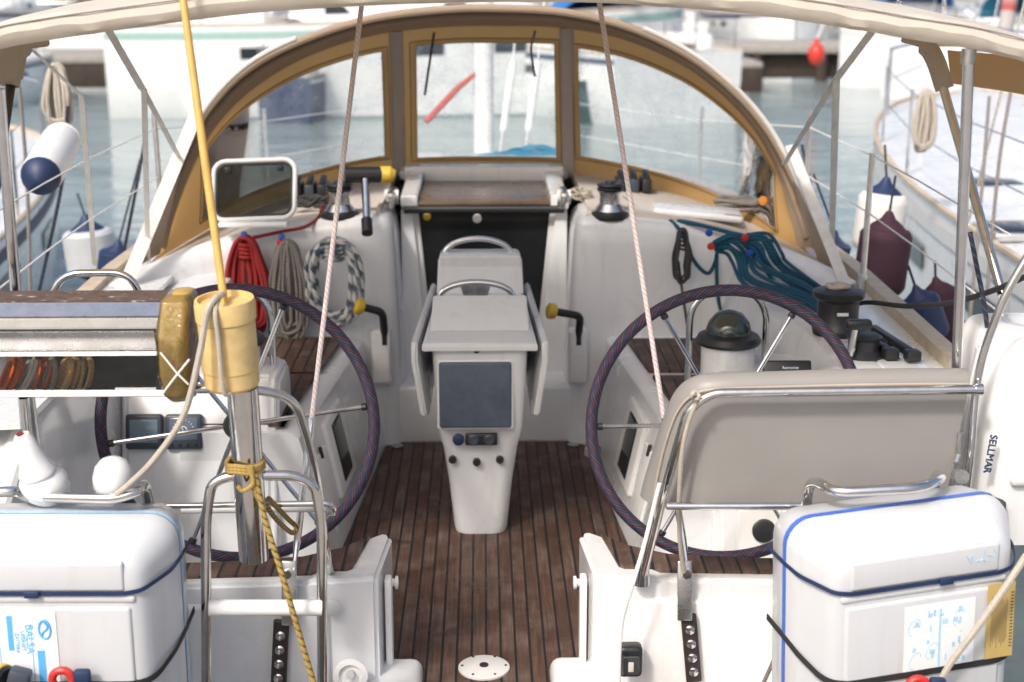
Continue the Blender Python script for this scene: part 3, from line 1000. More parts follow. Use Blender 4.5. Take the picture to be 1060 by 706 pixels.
mbb = MB(); mbb.prism([br + V((-.062, 0, .03)), br + V((.062, 0, .03)), br + V((.045, 0, -.03)), br + V((-.045, 0, -.03))], (0, .015, 0))
mbb.rbox(br + V((0, -.006, 0)), (.02, .02, .075), .004)
make('lamp_bracket', mbb, STEEL2, tb, bevel=.003)
# screen cover + sockets
nn = V((0, -1, .03)).normalized(); M = frame_from((0, 0, 0), (1, 0, 0), nn)
c_ = (P(459.5, 408, 5.035) + P(535, 408, 5.035)) / 2
bez = make('screen_bezel', MB().rbox(c_ + nn * .002, (.278, .262, .02), .009, M, 3), WHITE2, tb)
make('screen_cover', MB().rbox(c_ + nn * .010, (.262, .246, .022), .010, M, 4), SLATE, bez)
c_ = P(503.5, 454.5, 5.045)
pn = make('socket_panel', MB().rbox(c_, (.118, .046, .016), .006, M, 3), BLACK, tb)
for dx in (-.028, .028):
    make('socket', MB().lathe([(0, 0), (.02, 0), (.02, .006), (.015, .009), (0, .007)], c_ + nn * .008 + V((dx, 0, 0)), nn, 20), DARKGREY, pn)
make('plug_cap', MB().lathe([(0, -.01), (.021, -.01), (.021, .008), (.016, .011), (0, .011)], P(479.5, 455, 5.045), nn, 20), NAVY, tb)
for px, py in ((473.5, 476), (498.5, 478.5), (522.5, 476)):
    make('push_button', MB().lathe([(0, -.012), (.0145, -.012), (.0145, .004), (.011, .007), (.010, .003), (0, .003)], P(px, py, 5.062), nn, 18), BLACK, tb)
make('lock_hole', MB().lathe([(0, -.012), (.0115, -.012), (.0115, .003), (0, .003)], P(498.5, 362.5, 5.03), nn, 16), BLACK, tb)

tb.location.x -= .018
# ------------------------------------------------------------------ sprayhood
hood = thing('sprayhood', 'beige canvas sprayhood with ochre framed clear windows over the companionway', 'sprayhood', (0, 6.8, 1.0))
Ac = [(146, 266, 6.22), (166, 215, 6.27), (190, 155, 6.3), (217, 108, 6.33), (257, 68, 6.35), (312, 39, 6.35), (382, 17, 6.35), (460, 7, 6.35), (520, 6, 6.35), (585, 10, 6.35), (650, 25, 6.35), (710, 53, 6.35), (755, 87, 6.34), (790, 125, 6.33), (814, 165, 6.3), (834, 215, 6.27), (852, 266, 6.22)]
Tc = [(172, 258, 6.34), (184, 212, 6.45), (203, 165, 6.6), (228, 125, 6.75), (265, 90, 6.9), (318, 59, 7.0), (385, 37, 7.1), (460, 28, 7.15), (520, 27, 7.15), (582, 29, 7.15), (645, 41, 7.1), (705, 67, 7.0), (748, 99, 6.9), (780, 134, 6.75), (801, 172, 6.6), (815, 212, 6.45), (826, 258, 6.34)]
Bc = [(150, 275, 6.22), (176, 258, 6.4), (201, 243, 6.6), (227, 230, 6.8), (267, 213, 7.0), (322, 197, 7.2), (390, 184, 7.45), (460, 181, 7.5), (520, 181, 7.5), (585, 182, 7.45), (650, 190, 7.2), (707, 204, 7.0), (750, 218, 6.8), (783, 233, 6.6), (806, 246, 6.4), (830, 262, 6.3), (852, 278, 6.2)]
def ctrl(c): return [P(*p) for p in c]
NS = 12
A3, T3, B3 = (catmull(ctrl(c), NS) for c in (Ac, Tc, Bc))
B3 = [V((p.x, p.y, zr(p.x) + .004)) for p in B3]
def at(curve, i):
    x = i * NS; k = min(int(x), len(curve) - 2); return lerp(curve[k], curve[k + 1], x - k)
def screen(i, v):
    a, b = at(B3, i), at(T3, i)
    bulge = math.sin(v * PI) * .03
    return lerp(a, b, v) + V((0, bulge, 0))
wins = [(2.3, 6.12, .15, .88), (6.60, 8.86, .12, .89), (9.26, 13.95, .15, .88)]
isamp = sorted(set([k / 8 for k in range(0, 129)] + [w_ for q in wins for w_ in q[:2]] + [w_ + e for q in wins for w_, e in ((q[0], .12), (q[1], -.12))]))
vsamp = sorted(set([k / 16 for k in range(17)] + [w_ for q in wins for w_ in q[2:]] + [.2, .83]))
def inwin(ii, vv):
    for a, b, c, d in wins:
        if a < ii < b and c < vv < d:
            return True
    return False
rows = [[screen(i, v) for v in vsamp] for i in isamp]
make('windscreen_cloth', MB().sheet(rows, 0, 0, lambda a, b: inwin((isamp[a] + isamp[a + 1]) / 2, (vsamp[b] + vsamp[b + 1]) / 2)), OCHRE, hood, recalc=False)
for a, b, c, d in wins:
    rows = [[screen(lerp(a - .05, b + .05, k / 40), lerp(c - .02, d + .02, q / 12)) + V((0, .006, 0)) for q in range(13)] for k in range(41)]
    make('window', MB().sheet(rows), CLEAR, hood)
rows = []
for k in range(0, len(A3), 2):
    a, b = A3[k], T3[k]
    mid = (a + b) / 2 + V((0, 0, .025))
    rows.append([a, a * .56 + mid * .44 + V((0, 0, .006)), mid, b * .6 + mid * .4 + V((0, 0, .004)), b])
make('roof_cloth', MB().sheet(rows, .006), TAUPE, hood)
make('hoop_sleeve', MB().tube([p + V((0, 0, -.012)) for p in A3[6:-6]], .017, 10), TAUPE, hood)
inner = [lerp(a, b, .45) + V((0, 0, -.002)) for a, b in zip(A3, T3)]
make('hoop_sleeve', MB().tube(inner[4:-4], .016, 10), TAUPE, hood)
make('edge_binding', MB().tube([p + V((0, -.012, .008)) for p in A3[:60]], .011, 8), BINDING, hood)
make('edge_binding', MB().tube([p + V((0, -.012, .008)) for p in A3[-70:]], .011, 8), BINDING, hood)
mbst = MB()
for a_, b_, c_, d_ in wins:
    for e in (-.09, ):
        loop = [screen(lerp(a_ + e, b_ - e, k / 24), c_ - .025) for k in range(25)] + [screen(b_ - e, lerp(c_, d_, k / 8)) for k in range(9)] + [screen(lerp(b_ - e, a_ + e, k / 24), d_ + .03) for k in range(25)] + [screen(a_ + e, lerp(d_, c_, k / 8)) for k in range(9)]
        mbst.tube([p + V((0, -.003, 0)) for p in loop], .0028, 5, closed=True)
make('stitching', mbst, simple('brown stitching', (.25, .14, .05), .8), hood)
for i in (6.33, 9.07):
    pts = [screen(i, v) + V((0, -.012, 0)) for v in [k / 10 for k in range(-0, 11)]]
    mbp = MB(); rows = [[p + V((-.035, 0, 0)), p + V((-.02, -.012, 0)), p + V((.02, -.012, 0)), p + V((.035, 0, 0))] for p in pts]
    make('window_batten', mbp.sheet(rows, .006), simple('grey batten cloth', (.46, .42, .39), .8), hood)
for i0, px in ((6.85, 0), (8.55, 0)):   # roll-up straps hanging behind the centre window
    a = at(T3, i0) + V((0, -.02, -.02))
    ln = .30 if i0 < 7 else .22
    make('roll_strap', MB().tube(catmull([a, a + V((-.02, .0, -ln * .4)), a + V((-.05 if i0 < 7 else .0, .01, -ln))], 5), .006, 6), DARKROPE if i0 < 7 else GREYROPE, hood)
def strap(a, b, wd, nv=V((0, -1, 0)), n=2):
    d = (b - a).normalized(); sd_ = d.cross(nv).normalized() * wd / 2
    return MB().sheet([[lerp(a, b, k / n) - sd_, lerp(a, b, k / n) + sd_] for k in range(n + 1)], .004)
make('side_strap', strap(P(203, 118, 6.28), P(128, 300, 5.72), .055), WEBBING, hood)
make('side_strap', strap(P(818, 150, 6.28), P(912, 388, 5.45), .045), WEBBING, hood)
# lower side quarter panels beside each foot
for pts in ([(190, 160, 6.27), (135, 280, 5.9), (165, 262, 6.2)], [(815, 170, 6.27), (893, 342, 5.7), (846, 268, 6.2)]):
    a, b, c = (P(*p) for p in pts)
    make('quarter_panel', MB().sheet([[lerp(a, b, k / 6), lerp(a, c, k / 6)] for k in range(1, 7)], .004), CANVAS, hood)
make('snap_button', MB().lathe([(0, 0), (.022, 0), (.018, .012), (0, .014)], P(790, 208, 6.33), (-.4, -1, 0), 16), simple('orange knob', (.6, .22, .04), .5), hood)

# ------------------------------------------------------------------ bimini
bim = thing('bimini', 'pale beige canvas bimini awning across the top on steel poles', 'awning', (0, 4.4, .8))
edge = [(-110, 92), (-60, 70), (0, 51), (55, 41), (110, 33), (200, 21), (280, 12), (400, 5), (530, 2), (620, 3), (700, 8), (780, 15), (850, 25), (900, 33), (950, 42), (1003, 50), (1060, 64), (1120, 86), (1165, 110)]
e3 = catmull([P(x, y, 3.7) for x, y in edge], 5)
rows = []
for i, p in enumerate(e3):
    wob = .0022 * math.sin(i * 1.27) + .003 * math.sin(i * .43 + 2)
    prof = [(.045, .018), (.012, .003), (.0, 0), (-.014, .012), (-.020, .03), (-.014, .05), (.0, .060), (.012, .0615), (.20, .076), (.6, .092), (1.2, .090), (1.75, .06)]
    rows.append([p + V((0, dy, dz + wob * (1 if 0 < dz < .07 else 0))) for dy, dz in prof])
make('canopy', MB().sheet([r_[::-1] for r_ in rows], 0), CANVAST, bim, recalc=False)
mbs = MB(); mbs.tube([p + V((0, -.016, .053)) for p in e3], .0022, 6)
make('seam', mbs, simple('seam thread', (.28, .25, .22), .9), bim)
# side flap and sleeve at the starboard end, port end likewise
make('side_flap', MB().sheet([[P(982, 52, 4.3), P(1030, 56, 4.0), P(1090, 66, 3.78)], [P(984, 70, 4.3), P(1034, 78, 4.02), P(1095, 84, 3.8)], [P(986, 86, 4.3), P(1036, 93, 4.04), P(1100, 104, 3.82)]], .004), canvas('tan flap', (.74, .56, .34), (.74, .56, .34), .5), bim)
make('bow_sleeve', MB().tube(catmull([P(935, 40, 4.45), P(957, 47, 4.4), P(968, 62, 4.38), P(978, 92, 4.36)], 5), [.012] * 5 + [.028] * 11, 12), CANVAS, bim)
make('bow_sleeve', MB().tube(catmull([P(48, 44, 4.3), P(24, 48, 4.2), P(14, 60, 4.15), P(9, 88, 4.12)], 5), [.012] * 5 + [.03] * 11, 12), CANVAS, bim)
make('side_flap', MB().sheet([[P(30, 46, 4.2), P(0, 50, 4.0), P(-50, 64, 3.8)], [P(24, 82, 4.15), P(-4, 86, 3.98), P(-56, 102, 3.8)]], .004), CANVAS, bim)
make('bow_tube', MB().tube([P(975, 86, 4.36), P(1038, 306, 3.9)], .0135, 12), WARMSTEEL, bim)
make('bow_tube', MB().tube([P(12, 82, 4.14), P(2, 150, 4.0), P(-20, 300, 3.9)], .0135, 12), DARKSTEEL, bim)
pr = P(1003, 54, 3.72); pl = P(990, 395, 3.76)
mbp = MB(); mbp.tube([pr, pl, V((pl.x - .005, 3.84, .366))], .0145, 16)
make('support_pole', mbp, STEEL, bim)
make('pole_cap', MB().tube([pr + V((0, 0, .008)), pr + V((0, 0, -.03))], .0185, 16), STEEL2, bim)
a, b = P(-1, 92, 3.72), P(17, 310, 3.76)
make('support_pole', MB().tube([a, b, V((b.x + .01, 3.84, .366))], .0145, 16), STEEL, bim)
make('webbing_strap', strap(P(902, 34, 4.6), P(866, 82, 4.9), .024), WEBBING, bim)
make('webbing_strap', strap(P(866, 82, 4.9), P(812, 170, 6.2), .024), WEBBING, bim)
make('webbing_strap', strap(P(866, 82, 4.9), P(861, 258, 6.15), .026), WEBBING, bim)
make('webbing_strap', strap(P(113, 33, 4.6), P(147, 92, 4.9), .024), WEBBING, bim)
make('webbing_strap', strap(P(147, 92, 4.9), P(186, 165, 6.2), .024), WEBBING, bim)
make('webbing_strap', strap(P(149, 92, 4.9), P(153, 272, 6.1), .02), WEBBING, bim)
make('webbing_strap', strap(P(33, 52, 4.3), P(84, 100, 5.2), .022), WEBBING, bim)
make('webbing_strap', strap(P(84, 100, 5.2), P(98, 275, 6.0), .02), WEBBING, bim)

# ------------------------------------------------------------------ deck gear under the hood
# opened deck hatch, port
hw0 = G(262, 238, .985)
ht = thing('deck_hatch', 'opened deck hatch with smoked pane and white frame above the red rope', 'hatch', hw0)
xd = V((1, .03, .03)).normalized(); upd = V((0, .38, .92)).normalized(); nd = xd.cross(upd)
a, b = P(218, 232, hw0.y), P(307, 226, hw0.y)
Wd = (b - a).length; Hd = .275
c_ = (a + b) / 2 + upd * (Hd / 2 + .0)
def rr2(c, hw, hh, r, n=5):
    out = []
    for (sx, sy, a0) in ((1, 1, 0), (-1, 1, 90), (-1, -1, 180), (1, -1, 270)):
        for k in range(n + 1):
            an = math.radians(a0 + 90 * k / n)
            out.append(c + xd * (sx * (hw - r) + r * math.cos(an)) + upd * (sy * (hh - r) + r * math.sin(an)))
    return out
make('frame', MB().tube(rr2(c_, Wd / 2 - .010, Hd / 2 - .010, .05), .0105, 10, closed=True), GREYTRIM, ht)
make('gasket', MB().tube(rr2(c_ - nd * .004, Wd / 2 - .025, Hd / 2 - .025, .04), .006, 8, closed=True), RUBBER, ht)
make('pane', MB().prism(rr2(c_, Wd / 2 - .024, Hd / 2 - .024, .045), -nd * .006), HATCHG, ht)
for sx in (-1, 1):
    make('catch', MB().rbox(c_ + xd * sx * .11 + upd * (Hd / 2 - .05) - nd * -.012, (.03, .02, .025), .006), BLACK, ht)
make('hinge_base', MB().rbox(c_ - upd * (Hd / 2 + .012) , (Wd * .8, .07, .02), .006), WHITE2, ht)
# closed hatch, starboard
q = G(722, 224, .985)
hs = thing('deck_hatch', 'closed white deck hatch lying flat above the teal ropes', 'hatch', q)
Mz = Matrix.Rotation(-.10, 4, 'Z') @ Matrix.Rotation(.09, 4, 'Y')
make('lid', MB().rbox(q + V((0, .02, .02)), (.40, .26, .03), .014, Mz, 3), WHITE2, hs)
make('latch', MB().rbox(q + V((.14, -.10, .012)), (.08, .03, .02), .006, Mz), DARKSTEEL, hs)

def winch(px, py, label, handle=False, h=.155, base_z=None, R=1.0, group=None):
    q = G(px, py, base_z if base_z is not None else 1.0)
    t = thing('winch', label, 'winch', q, group)
    make('base', MB().lathe([(0, 0), (.082 * R, 0), (.086 * R, .012), (.082 * R, .03), (.06 * R, .036), (0, .037)], q, (0, 0, 1), 28), BLACK, t)
    make('drum', MB().lathe([(.07 * R, .036), (.062 * R, .045), (.046 * R, .065), (.044 * R, .1), (.05 * R, .118), (.056 * R, .122), (.05 * R, .126), (0, .127)], q, (0, 0, 1), 28), STEEL2, t)
    make('self_tailer', MB().lathe([(.05 * R, .126), (.06 * R, .13), (.05 * R, .138), (.06 * R, .146), (.052 * R, .154), (.022 * R, .158), (.02 * R, .166), (0, .166)], q, (0, 0, 1), 28), BLACK, t)
    return t, q
wt_, wq = winch(631, 226, 'chrome deck winch on a black base right of the companionway', group='cabin top winches')
wt2, wq2 = winch(352, 226, 'chrome deck winch left of the companionway beside a chrome handle', group='cabin top winches')
# winch handle standing in the port winch
hd = thing('crank_handle', 'chrome winch handle with yellow and black grip standing on the left cabin top', 'winch handle', P(380, 240, 6.1))
a, b = P(378, 180, 6.30), P(380, 238, 6.08)
make('arm', MB().tube([a, lerp(a, b, .1), lerp(a, b, .8), b], [.02, .019, .017, .02], 12), STEEL, hd)
make('socket_end', MB().tube([lerp(a, b, .82), b + (b - a) * .06], .024, 12), BLACK, hd)
g0, g1 = P(357, 181, 6.28), P(398, 181, 6.31)
make('grip', MB().tube([g0, g1], .036, 14), BLACK, hd)
make('grip_end', MB().tube([P(394, 181, 6.31), P(404, 181, 6.31), P(409, 182, 6.31)], [.038, .038, .022], 14), YELLOWK, hd)
# clutch banks
for px, py, lab in ((322, 204, 'dark rope clutch bank left of the cabin top winch'), (655, 198, 'dark rope clutch bank behind the right cabin top winch')):
    q = G(px, py, 1.02)
    t = thing('rope_clutch', lab, 'rope clutch', q, 'cabin top clutches')
    for k in range(3):
        make('clutch_body', MB().rbox(q + V((-.06 + k * .06, 0, .035)), (.048, .16, .07), .012), BLACK if k != 1 else DARKGREY, t)
        make('lever', MB().rbox(q + V((-.06 + k * .06, -.02, .082)), (.03, .11, .02), .008, Matrix.Rotation(.2, 4, 'X')), BLACK, t)
for px, lab in ((405, 'bright steel turning block left of the sliding hatch'), (584, 'bright steel turning block right of the sliding hatch')):
    q = G(px, 216, 1.02)
    t = thing('turning_block', lab, 'deck block', q, 'blocks beside the hatch')
    make('cheek', MB().rbox(q + V((0, .06, .04)), (.035, .19, .08), .01), STEEL, t)
    make('sheave', MB().lathe([(.0, -.03), (.035, -.03), (.028, 0), (.035, .03), (0, .03)], q + V((0, .05, .045)), (1, 0, 0), 18), WHITEP, t)
# heaps of line lying on the cabin top
def heap(c, rx, ry, n, r, m_, name, label, seed, hh=.05):
    rnd = random.Random(seed)
    pts = []
    for k in range(n * 8):
        a = k * 2 * PI / 8 + rnd.uniform(-.2, .2)
        f = rnd.uniform(.55, 1.0)
        pts.append(c + V((rx * f * math.cos(a), ry * f * math.sin(a), rnd.uniform(0, hh) + r)))
    return solo(name, MB().tube(catmull(pts, 3), r, 7), m_, label, 'rope')
heap(G(765, 218, .97), .14, .06, 7, .009, GREYROPE, 'rope_heap', 'beige grey rope heaped behind the closed white hatch', 3)
heap(G(600, 208, 1.03), .06, .05, 4, .006, WHITEROPE, 'rope_heap', 'small heap of pale line between hatch and right winch', 5)
heap(G(326, 212, 1.01) + V((0, -.1, 0)), .10, .05, 5, .007, DARKROPE, 'rope_heap', 'dark mottled line heaped on the clutches left of the winch', 8)
# rope running over the cabin top to the coils
def line(pts, r, m_, name, label, cat='rope', n=6, group=None):
    return solo(name, MB().tube(catmull(pts, n), r, 8), m_, label, cat, group)
line([P(262, 246, 6.10), P(290, 240, 6.11), P(315, 235, 6.13), P(330, 225, 6.3), P(333, 214, 6.5), P(335, 206, 6.7)], .0075, REDROPE, 'halyard', 'red halyard running from the red coil up to the left clutches')
line([P(648, 210, 6.6), P(680, 224, 6.35), P(720, 232, 6.2), P(765, 243, 6.13), P(800, 250, 6.05)], .010, TEALROPE, 'sheet', 'dark teal sheet leading from the right winch along the cabin edge')
line([P(645, 205, 6.7), P(660, 215, 6.45), P(690, 226, 6.28), P(705, 240, 6.16), P(712, 258, 6.12), P(722, 275, 6.11), P(733, 283, 6.11), P(740, 272, 6.10), P(742, 262, 6.08)], .0085, TEALROPE, 'sheet', 'teal sheet hanging in a deep loop over the right bulkhead')
line([P(742, 262, 6.09), P(742, 290, 6.10), P(744, 312, 6.11), P(747, 325, 6.11)], .008, TEALROPE, 'sheet', 'short teal rope tail hanging straight down the right bulkhead')

def coil(px, py, pw, ph, n, r, m_, label, Yw=6.09, seed=1, knot=None, ringy=False):
    """hanging coil: n turns over one hook"""
    rnd = random.Random(seed)
    s_ = Yw * 1.03 / F
    top = P(px, py, Yw); W, H = pw * s_, ph * s_
    pts = []
    for k in range(n):
        wv = (rnd.uniform(.08, 1.0) if not ringy else rnd.uniform(.55, 1.0)) * W / 2; hv = H * rnd.uniform(.80, 1.0); off = rnd.uniform(-.08, .08) * W
        yo = -.006 - .046 * rnd.random()
        for q in range(12):
            a = 2 * PI * q / 12
            sx = math.copysign(abs(math.sin(a)) ** (.55 if not ringy else .8), math.sin(a)); v_ = (1 - math.cos(a)) / 2
            wf = 1.0 if ringy else (.62 + .38 * min(1, v_ * 2.2) if v_ < .75 else 1.15)
            pts.append(top + V((off * v_ + wv * sx * wf * .98 + rnd.uniform(-.004, .004), yo + rnd.uniform(-.004, .004) - .01 * math.sin(v_ * PI), -hv * v_)))
    t = thing('rope_coil', label, 'rope coil', top - V((0, 0, H)), 'rope coils hung on the bulkhead')
    make('turns', MB().tube(catmull(pts, 3), r, 8), m_, t)
    wr_ = [top + V((W * .16 * math.cos(a * .8), -.022 + .028 * math.sin(a * .8), -.02 - a * .0022)) for a in range(34)]
    make('wrap', MB().tube(wr_, r * .9, 7), m_, t)
    if knot:
        for dx, dz, mm in knot:
            make('toggle', MB().lathe([(0, -.012), (.012, -.010), (.014, 0), (.012, .010), (0, .012)], top + V((dx, -.035, dz)), (0, -1, 0), 12), mm, t)
    return t
coil(254, 244, 46, 106, 14, .0088, REDROPE, 'red rope coil hanging leftmost on the bulkhead', seed=2, knot=((0, .012, BLUEP),))
coil(298, 248, 40, 104, 16, .0074, GREYROPE, 'grey rope coil hanging between the red and the blue flecked coil', seed=4, knot=((-.02, .02, BLUEP), (-.03, -.005, REDP)))
coil(345, 246, 64, 98, 12, .0115, BWROPE, 'white rope coil with blue flecks hanging nearest the companionway', seed=7, knot=((-.04, -.05, BLUEP),), ringy=True)
coil(706, 236, 20, 62, 6, .0058, DARKROPE, 'thin dark grey coil hanging left of the teal ropes', seed=9)
line([P(702, 270, 6.11), P(706, 300, 6.11), P(712, 340, 6.08)], .006, DARKROPE, 'rope_tail', 'dark grey rope tail dropping toward the compass column')
def wally(px, py, gap=.05):
    y_ = 6.1
    for _ in range(6):
        x_ = abs(P(px, py, y_).x)
        for p, q in zip(path, path[1:]):
            if p[0] <= x_ <= q[0]:
                y_ = lerp(p[1], q[1], (x_ - p[0]) / (q[0] - p[0]))
        y_ = y_ - gap * .0
    return y_ - gap
def draped(ctrl_pts, n, r, m_, label, spread, seed, knot=None):
    rnd = random.Random(seed)
    pts = []
    base = [P(c[0], c[1], min(wally(c[0], c[1], .03), G(c[0], c[1], .83).y)) for c in ctrl_pts]
    for k in range(n):
        o_ = (k + .5) / n * 2 - 1 + rnd.uniform(-.12, .12)
        strand = []
        for i, p in enumerate(base):
            d = (base[min(i + 1, len(base) - 1)] - base[max(i - 1, 0)]).normalized()
            sd_ = d.cross(V((0, 1, 0))).normalized()
            f = (.45, .8, 1, 1.05, 1, .85, .6)[min(i, 6)]
            strand.append(p + sd_ * ((o_ + rnd.uniform(-.22, .22)) * spread * f) + V((0, -.012 - .022 * rnd.random(), rnd.uniform(-.004, .004))))
        pts += strand if k % 2 == 0 else strand[::-1]
    t = thing('rope_coil', label, 'rope coil', min(base, key=lambda q: q.z), 'rope coils hung on the bulkhead')
    make('turns', MB().tube(catmull(pts, 4), r, 8), m_, t)
    for (px, py, mm) in (knot or ()):
        make('toggle', MB().lathe([(0, -.014), (.014, -.012), (.017, 0), (.014, .012), (0, .014)], P(px, py, wally(px, py, .08)), (0, -1, 0), 12), mm, t)
    return t
draped([(741, 254), (756, 252), (768, 266), (775, 284), (800, 296), (830, 306), (846, 314)], 9, .0080, TEALROPE, 'thick teal rope coil drooping right of the dark grey coil', .058, 3, ((736, 255, REDP), (734, 241, BLUEP)))
draped([(772, 248), (787, 250), (796, 268), (806, 280), (832, 296), (852, 308)], 8, .0080, TEALROPE, 'teal rope coil sagging outermost by the hood strap on the right', .050, 6, ((771, 246, REDP), (776, 262, BLUEP)))
# winch handles sitting in their pockets
for px, lab, s in ((372, 'black winch handle with yellow knob below the blue flecked coil', -1), (571, 'black winch handle with yellow knob right of the table', 1)):
    k = P(px, 317 if s < 0 else 322, 6.03)
    e1 = P(px + (24 if s < 0 else 30), 323 if s < 0 else 327, 6.06); e2 = P(px + (26 if s < 0 else 28), 345, 6.10)
    t = thing('crank_handle', lab, 'winch handle', e2, 'winch handles in bulkhead pockets')
    make('arm', MB().tube(fillet([k, e1, e2, e2 + V((0, 0, -.05))], .03), .017, 12), BLACK, t)
    make('knob', MB().lathe([(0, -.018), (.03, -.018), (.036, -.004), (.034, .014), (.018, .022), (0, .022)], k, (k - e1).normalized(), 18), YELLOWK, t)

# ------------------------------------------------------------------ starboard coaming gear
q = G(866, 345, .80)
t = thing('winch', 'large black covered winch with white line on top on the right coaming', 'winch', q)
make('drum_cover', MB().lathe([(0, 0), (.085, 0), (.088, .02), (.072, .05), (.074, .12), (.09, .135), (.092, .155), (.06, .165), (0, .166)], q, (0, 0, 1), 28), BLACK, t)
make('line_wrap', MB().tube(catmull([q + V((.03 * math.cos(a) * 1.2 - .005, .03 * math.sin(a), .17 + .005 * (a % 2))) for a in range(9)], 4), .009, 8), WHITEROPE, t)
make('badge', MB().rbox(q + V((0, -.072, .085)), (.04, .008, .012), .002), PAPER, t)
q = G(893, 372, .79)
t = thing('winch', 'small black winch with chrome lever beside the right wheel rim', 'winch', q)
make('drum', MB().lathe([(0, 0), (.062, 0), (.066, .018), (.05, .034), (.052, .07), (.06, .08), (.045, .09), (0, .09)], q, (0, 0, 1), 24), BLACK, t)
make('lever_arm', MB().tube([P(880, 368, q.y - .05), P(886, 340, q.y - .05)], .013, 10), STEEL, t)
make('lever_grip', MB().rbox(P(889, 336, q.y - .05), (.085, .04, .036), .012), BLACK, t)
for a, b, lab in (((903, 347), (944, 374), 'black rope clutch lever lying outermost on the right side deck'), ((900, 360), (921, 372), 'short black cleat lying beside the small black winch')):
    p0, p1 = G(*a, .80), G(*b, .80)
    M = frame_from((0, 0, 0), (p1 - p0).normalized(), (0, 0, 1))
    mbx = MB(); mbx.rbox((p0 + p1) / 2 + V((0, 0, .025)), ((p1 - p0).length, .03, .03), .008, M)
    mbx.rbox(p1 + V((0, 0, .02)), (.05, .05, .04), .01, M); mbx.rbox(lerp(p0, p1, .45) + V((0, 0, .012)), (.05, .055, .03), .008, M)
    solo('deck_cleat', mbx, BLACK, lab, 'cleat', 'black fittings on the right deck')
line([G(868, 340, .80) + V((.06, .10, .06)), P(900, 313, 5.0), P(940, 317, 4.6), P(985, 313, 4.2), P(1030, 300, 3.9), P(1075, 280, 3.7)], .0085, BLACKROPE, 'mooring_line', 'black line sagging from the covered winch past the steel pole')
line([P(1004, 240, 3.95), P(1012, 280, 3.92), P(1018, 310, 3.9), P(1022, 340, 3.9), P(1024, 372, 3.9)], .007, NAVYFLECK, 'lanyard', 'navy flecked lanyard hanging right of the steel pole')
# plotter just above the backrest
q = P(815, 384, 4.72)
t = thing('chart_plotter', 'black edged plotter display peeking above the beige backrest', 'display', q - V((0, 0, .09)))
M = frame_from((0, 0, 0), (1, 0, 0), V((0, -1, .35)).normalized())
make('case', MB().rbox(q + V((0, 0, -.02)), (.165, .11, .03), .008, M, 3), BLACK, t)
make('screen', MB().rbox(q + V((0, -.016, -.032)), (.14, .07, .01), .003, M), SCREEN, t)
Mt = frame_from(q + V((0.005, -.0245, .018)), (1, 0, 0), V((0, -1, .35)))
make('lettering', text_mb('Raymarine', .013, Mt), PAPER, t)
make('bracket', MB().tube([q + V((0, .02, -.04)), V((q.x, 4.92, .66))], .02, 10), BLACK, t)

# ------------------------------------------------------------------ helm seat backrest
bk = thing('backrest', 'taupe vinyl helm backrest on a steel tube frame at the right', 'backrest', G(664, 600, .37))
def pad_edge():
    # outline seen from behind (px): upper left corner well rounded
    return [(676, 524), (682, 490), (690, 455), (702, 425), (720, 404), (745, 393), (800, 391), (870, 390), (940, 389), (995, 390), (1008, 396), (1004, 412), (995, 450), (986, 490), (978, 524)]
def Yb(px):   # curved in plan: the inboard end swings forward
    return 3.66 + .16 * max(0, (740 - px) / 64) ** 1.6 * .6
topc = [(676, 522), (681, 492), (690, 456), (703, 424), (722, 408), (750, 404), (810, 402), (880, 400), (950, 399), (1003, 399)]
botc = [(690, 526), (697, 526), (705, 526), (716, 526), (735, 526), (765, 526), (820, 526), (880, 525), (935, 525), (977, 524)]
NT = 6
top3 = catmull([P(x, y, Yb(x)) for x, y in topc], 5)
bot3 = catmull([P(x, y, Yb(x) + .01) for x, y in botc], 5)
thk = V((0, .085, .012))
rows = []
for a, b in zip(top3, bot3):
    up = (a - b); L = up.length; up.normalize() if L > 0 else None
    fwd = V((0, 1, 0))
    sec = []
    # closed section: back face up, over the rounded top, front face down
    for k in range(6): sec.append(lerp(b, a, k / 5 * .97))
    for k in range(1, 6):
        an = PI * k / 6
        sec.append(a + fwd * (.045 - .045 * math.cos(an)) + up * (.034 * math.sin(an)) * 1.0)
    for k in range(6): sec.append(lerp(a, b, k / 5) + fwd * .09)
    rows.append(sec)
make('cushion', MB().loft(rows), VINYL, bk, angle=60)
make('piping', MB().tube([a + V((0, -.003, .004)) for a in top3], .004, 8), simple('taupe piping', (.40, .35, .30), .5), bk)
ft = G(664, 602, .372)
frm = fillet([ft, P(690, 500, 3.66), P(712, 425, 3.61), P(735, 407, 3.61), P(1015, 403, 3.61)], .09, 8)
make('frame_tube', MB().tube(frm, .0125, 14), WARMSTEEL, bk)
make('frame_end', MB().tube([P(1009, 403, 3.61), P(1017, 403, 3.61)], .015, 14), STEEL, bk)
make('lower_tube', MB().tube([P(690, 524, 3.63), P(830, 524, 3.62), P(985, 523, 3.62)], .0105, 12), STEEL, bk)
make('socket', MB().lathe([(0, 0), (.026, 0), (.024, .02), (.018, .06), (0, .06)], ft - V((0, 0, .004)), (0, -.1, 1), 18), STEEL, bk)
mb = MB(); mb.tube(catmull([P(722, 413, 3.59), P(712, 440, 3.60), P(706, 470, 3.62), P(703, 520, 3.66), P(704, 560, 3.72), P(708, 592, 3.77)], 5), .0065, 8)
solo('lashing_rope', mb, WHITEROPE, 'pale rope tied to the backrest corner and led down to the chainplate', 'rope')
hp = [P(719, 409, 3.585) + V((.010 * math.cos(a * .9), .008 * math.sin(a * 1.7) - .006, .010 * math.sin(a * .9))) for a in range(18)]
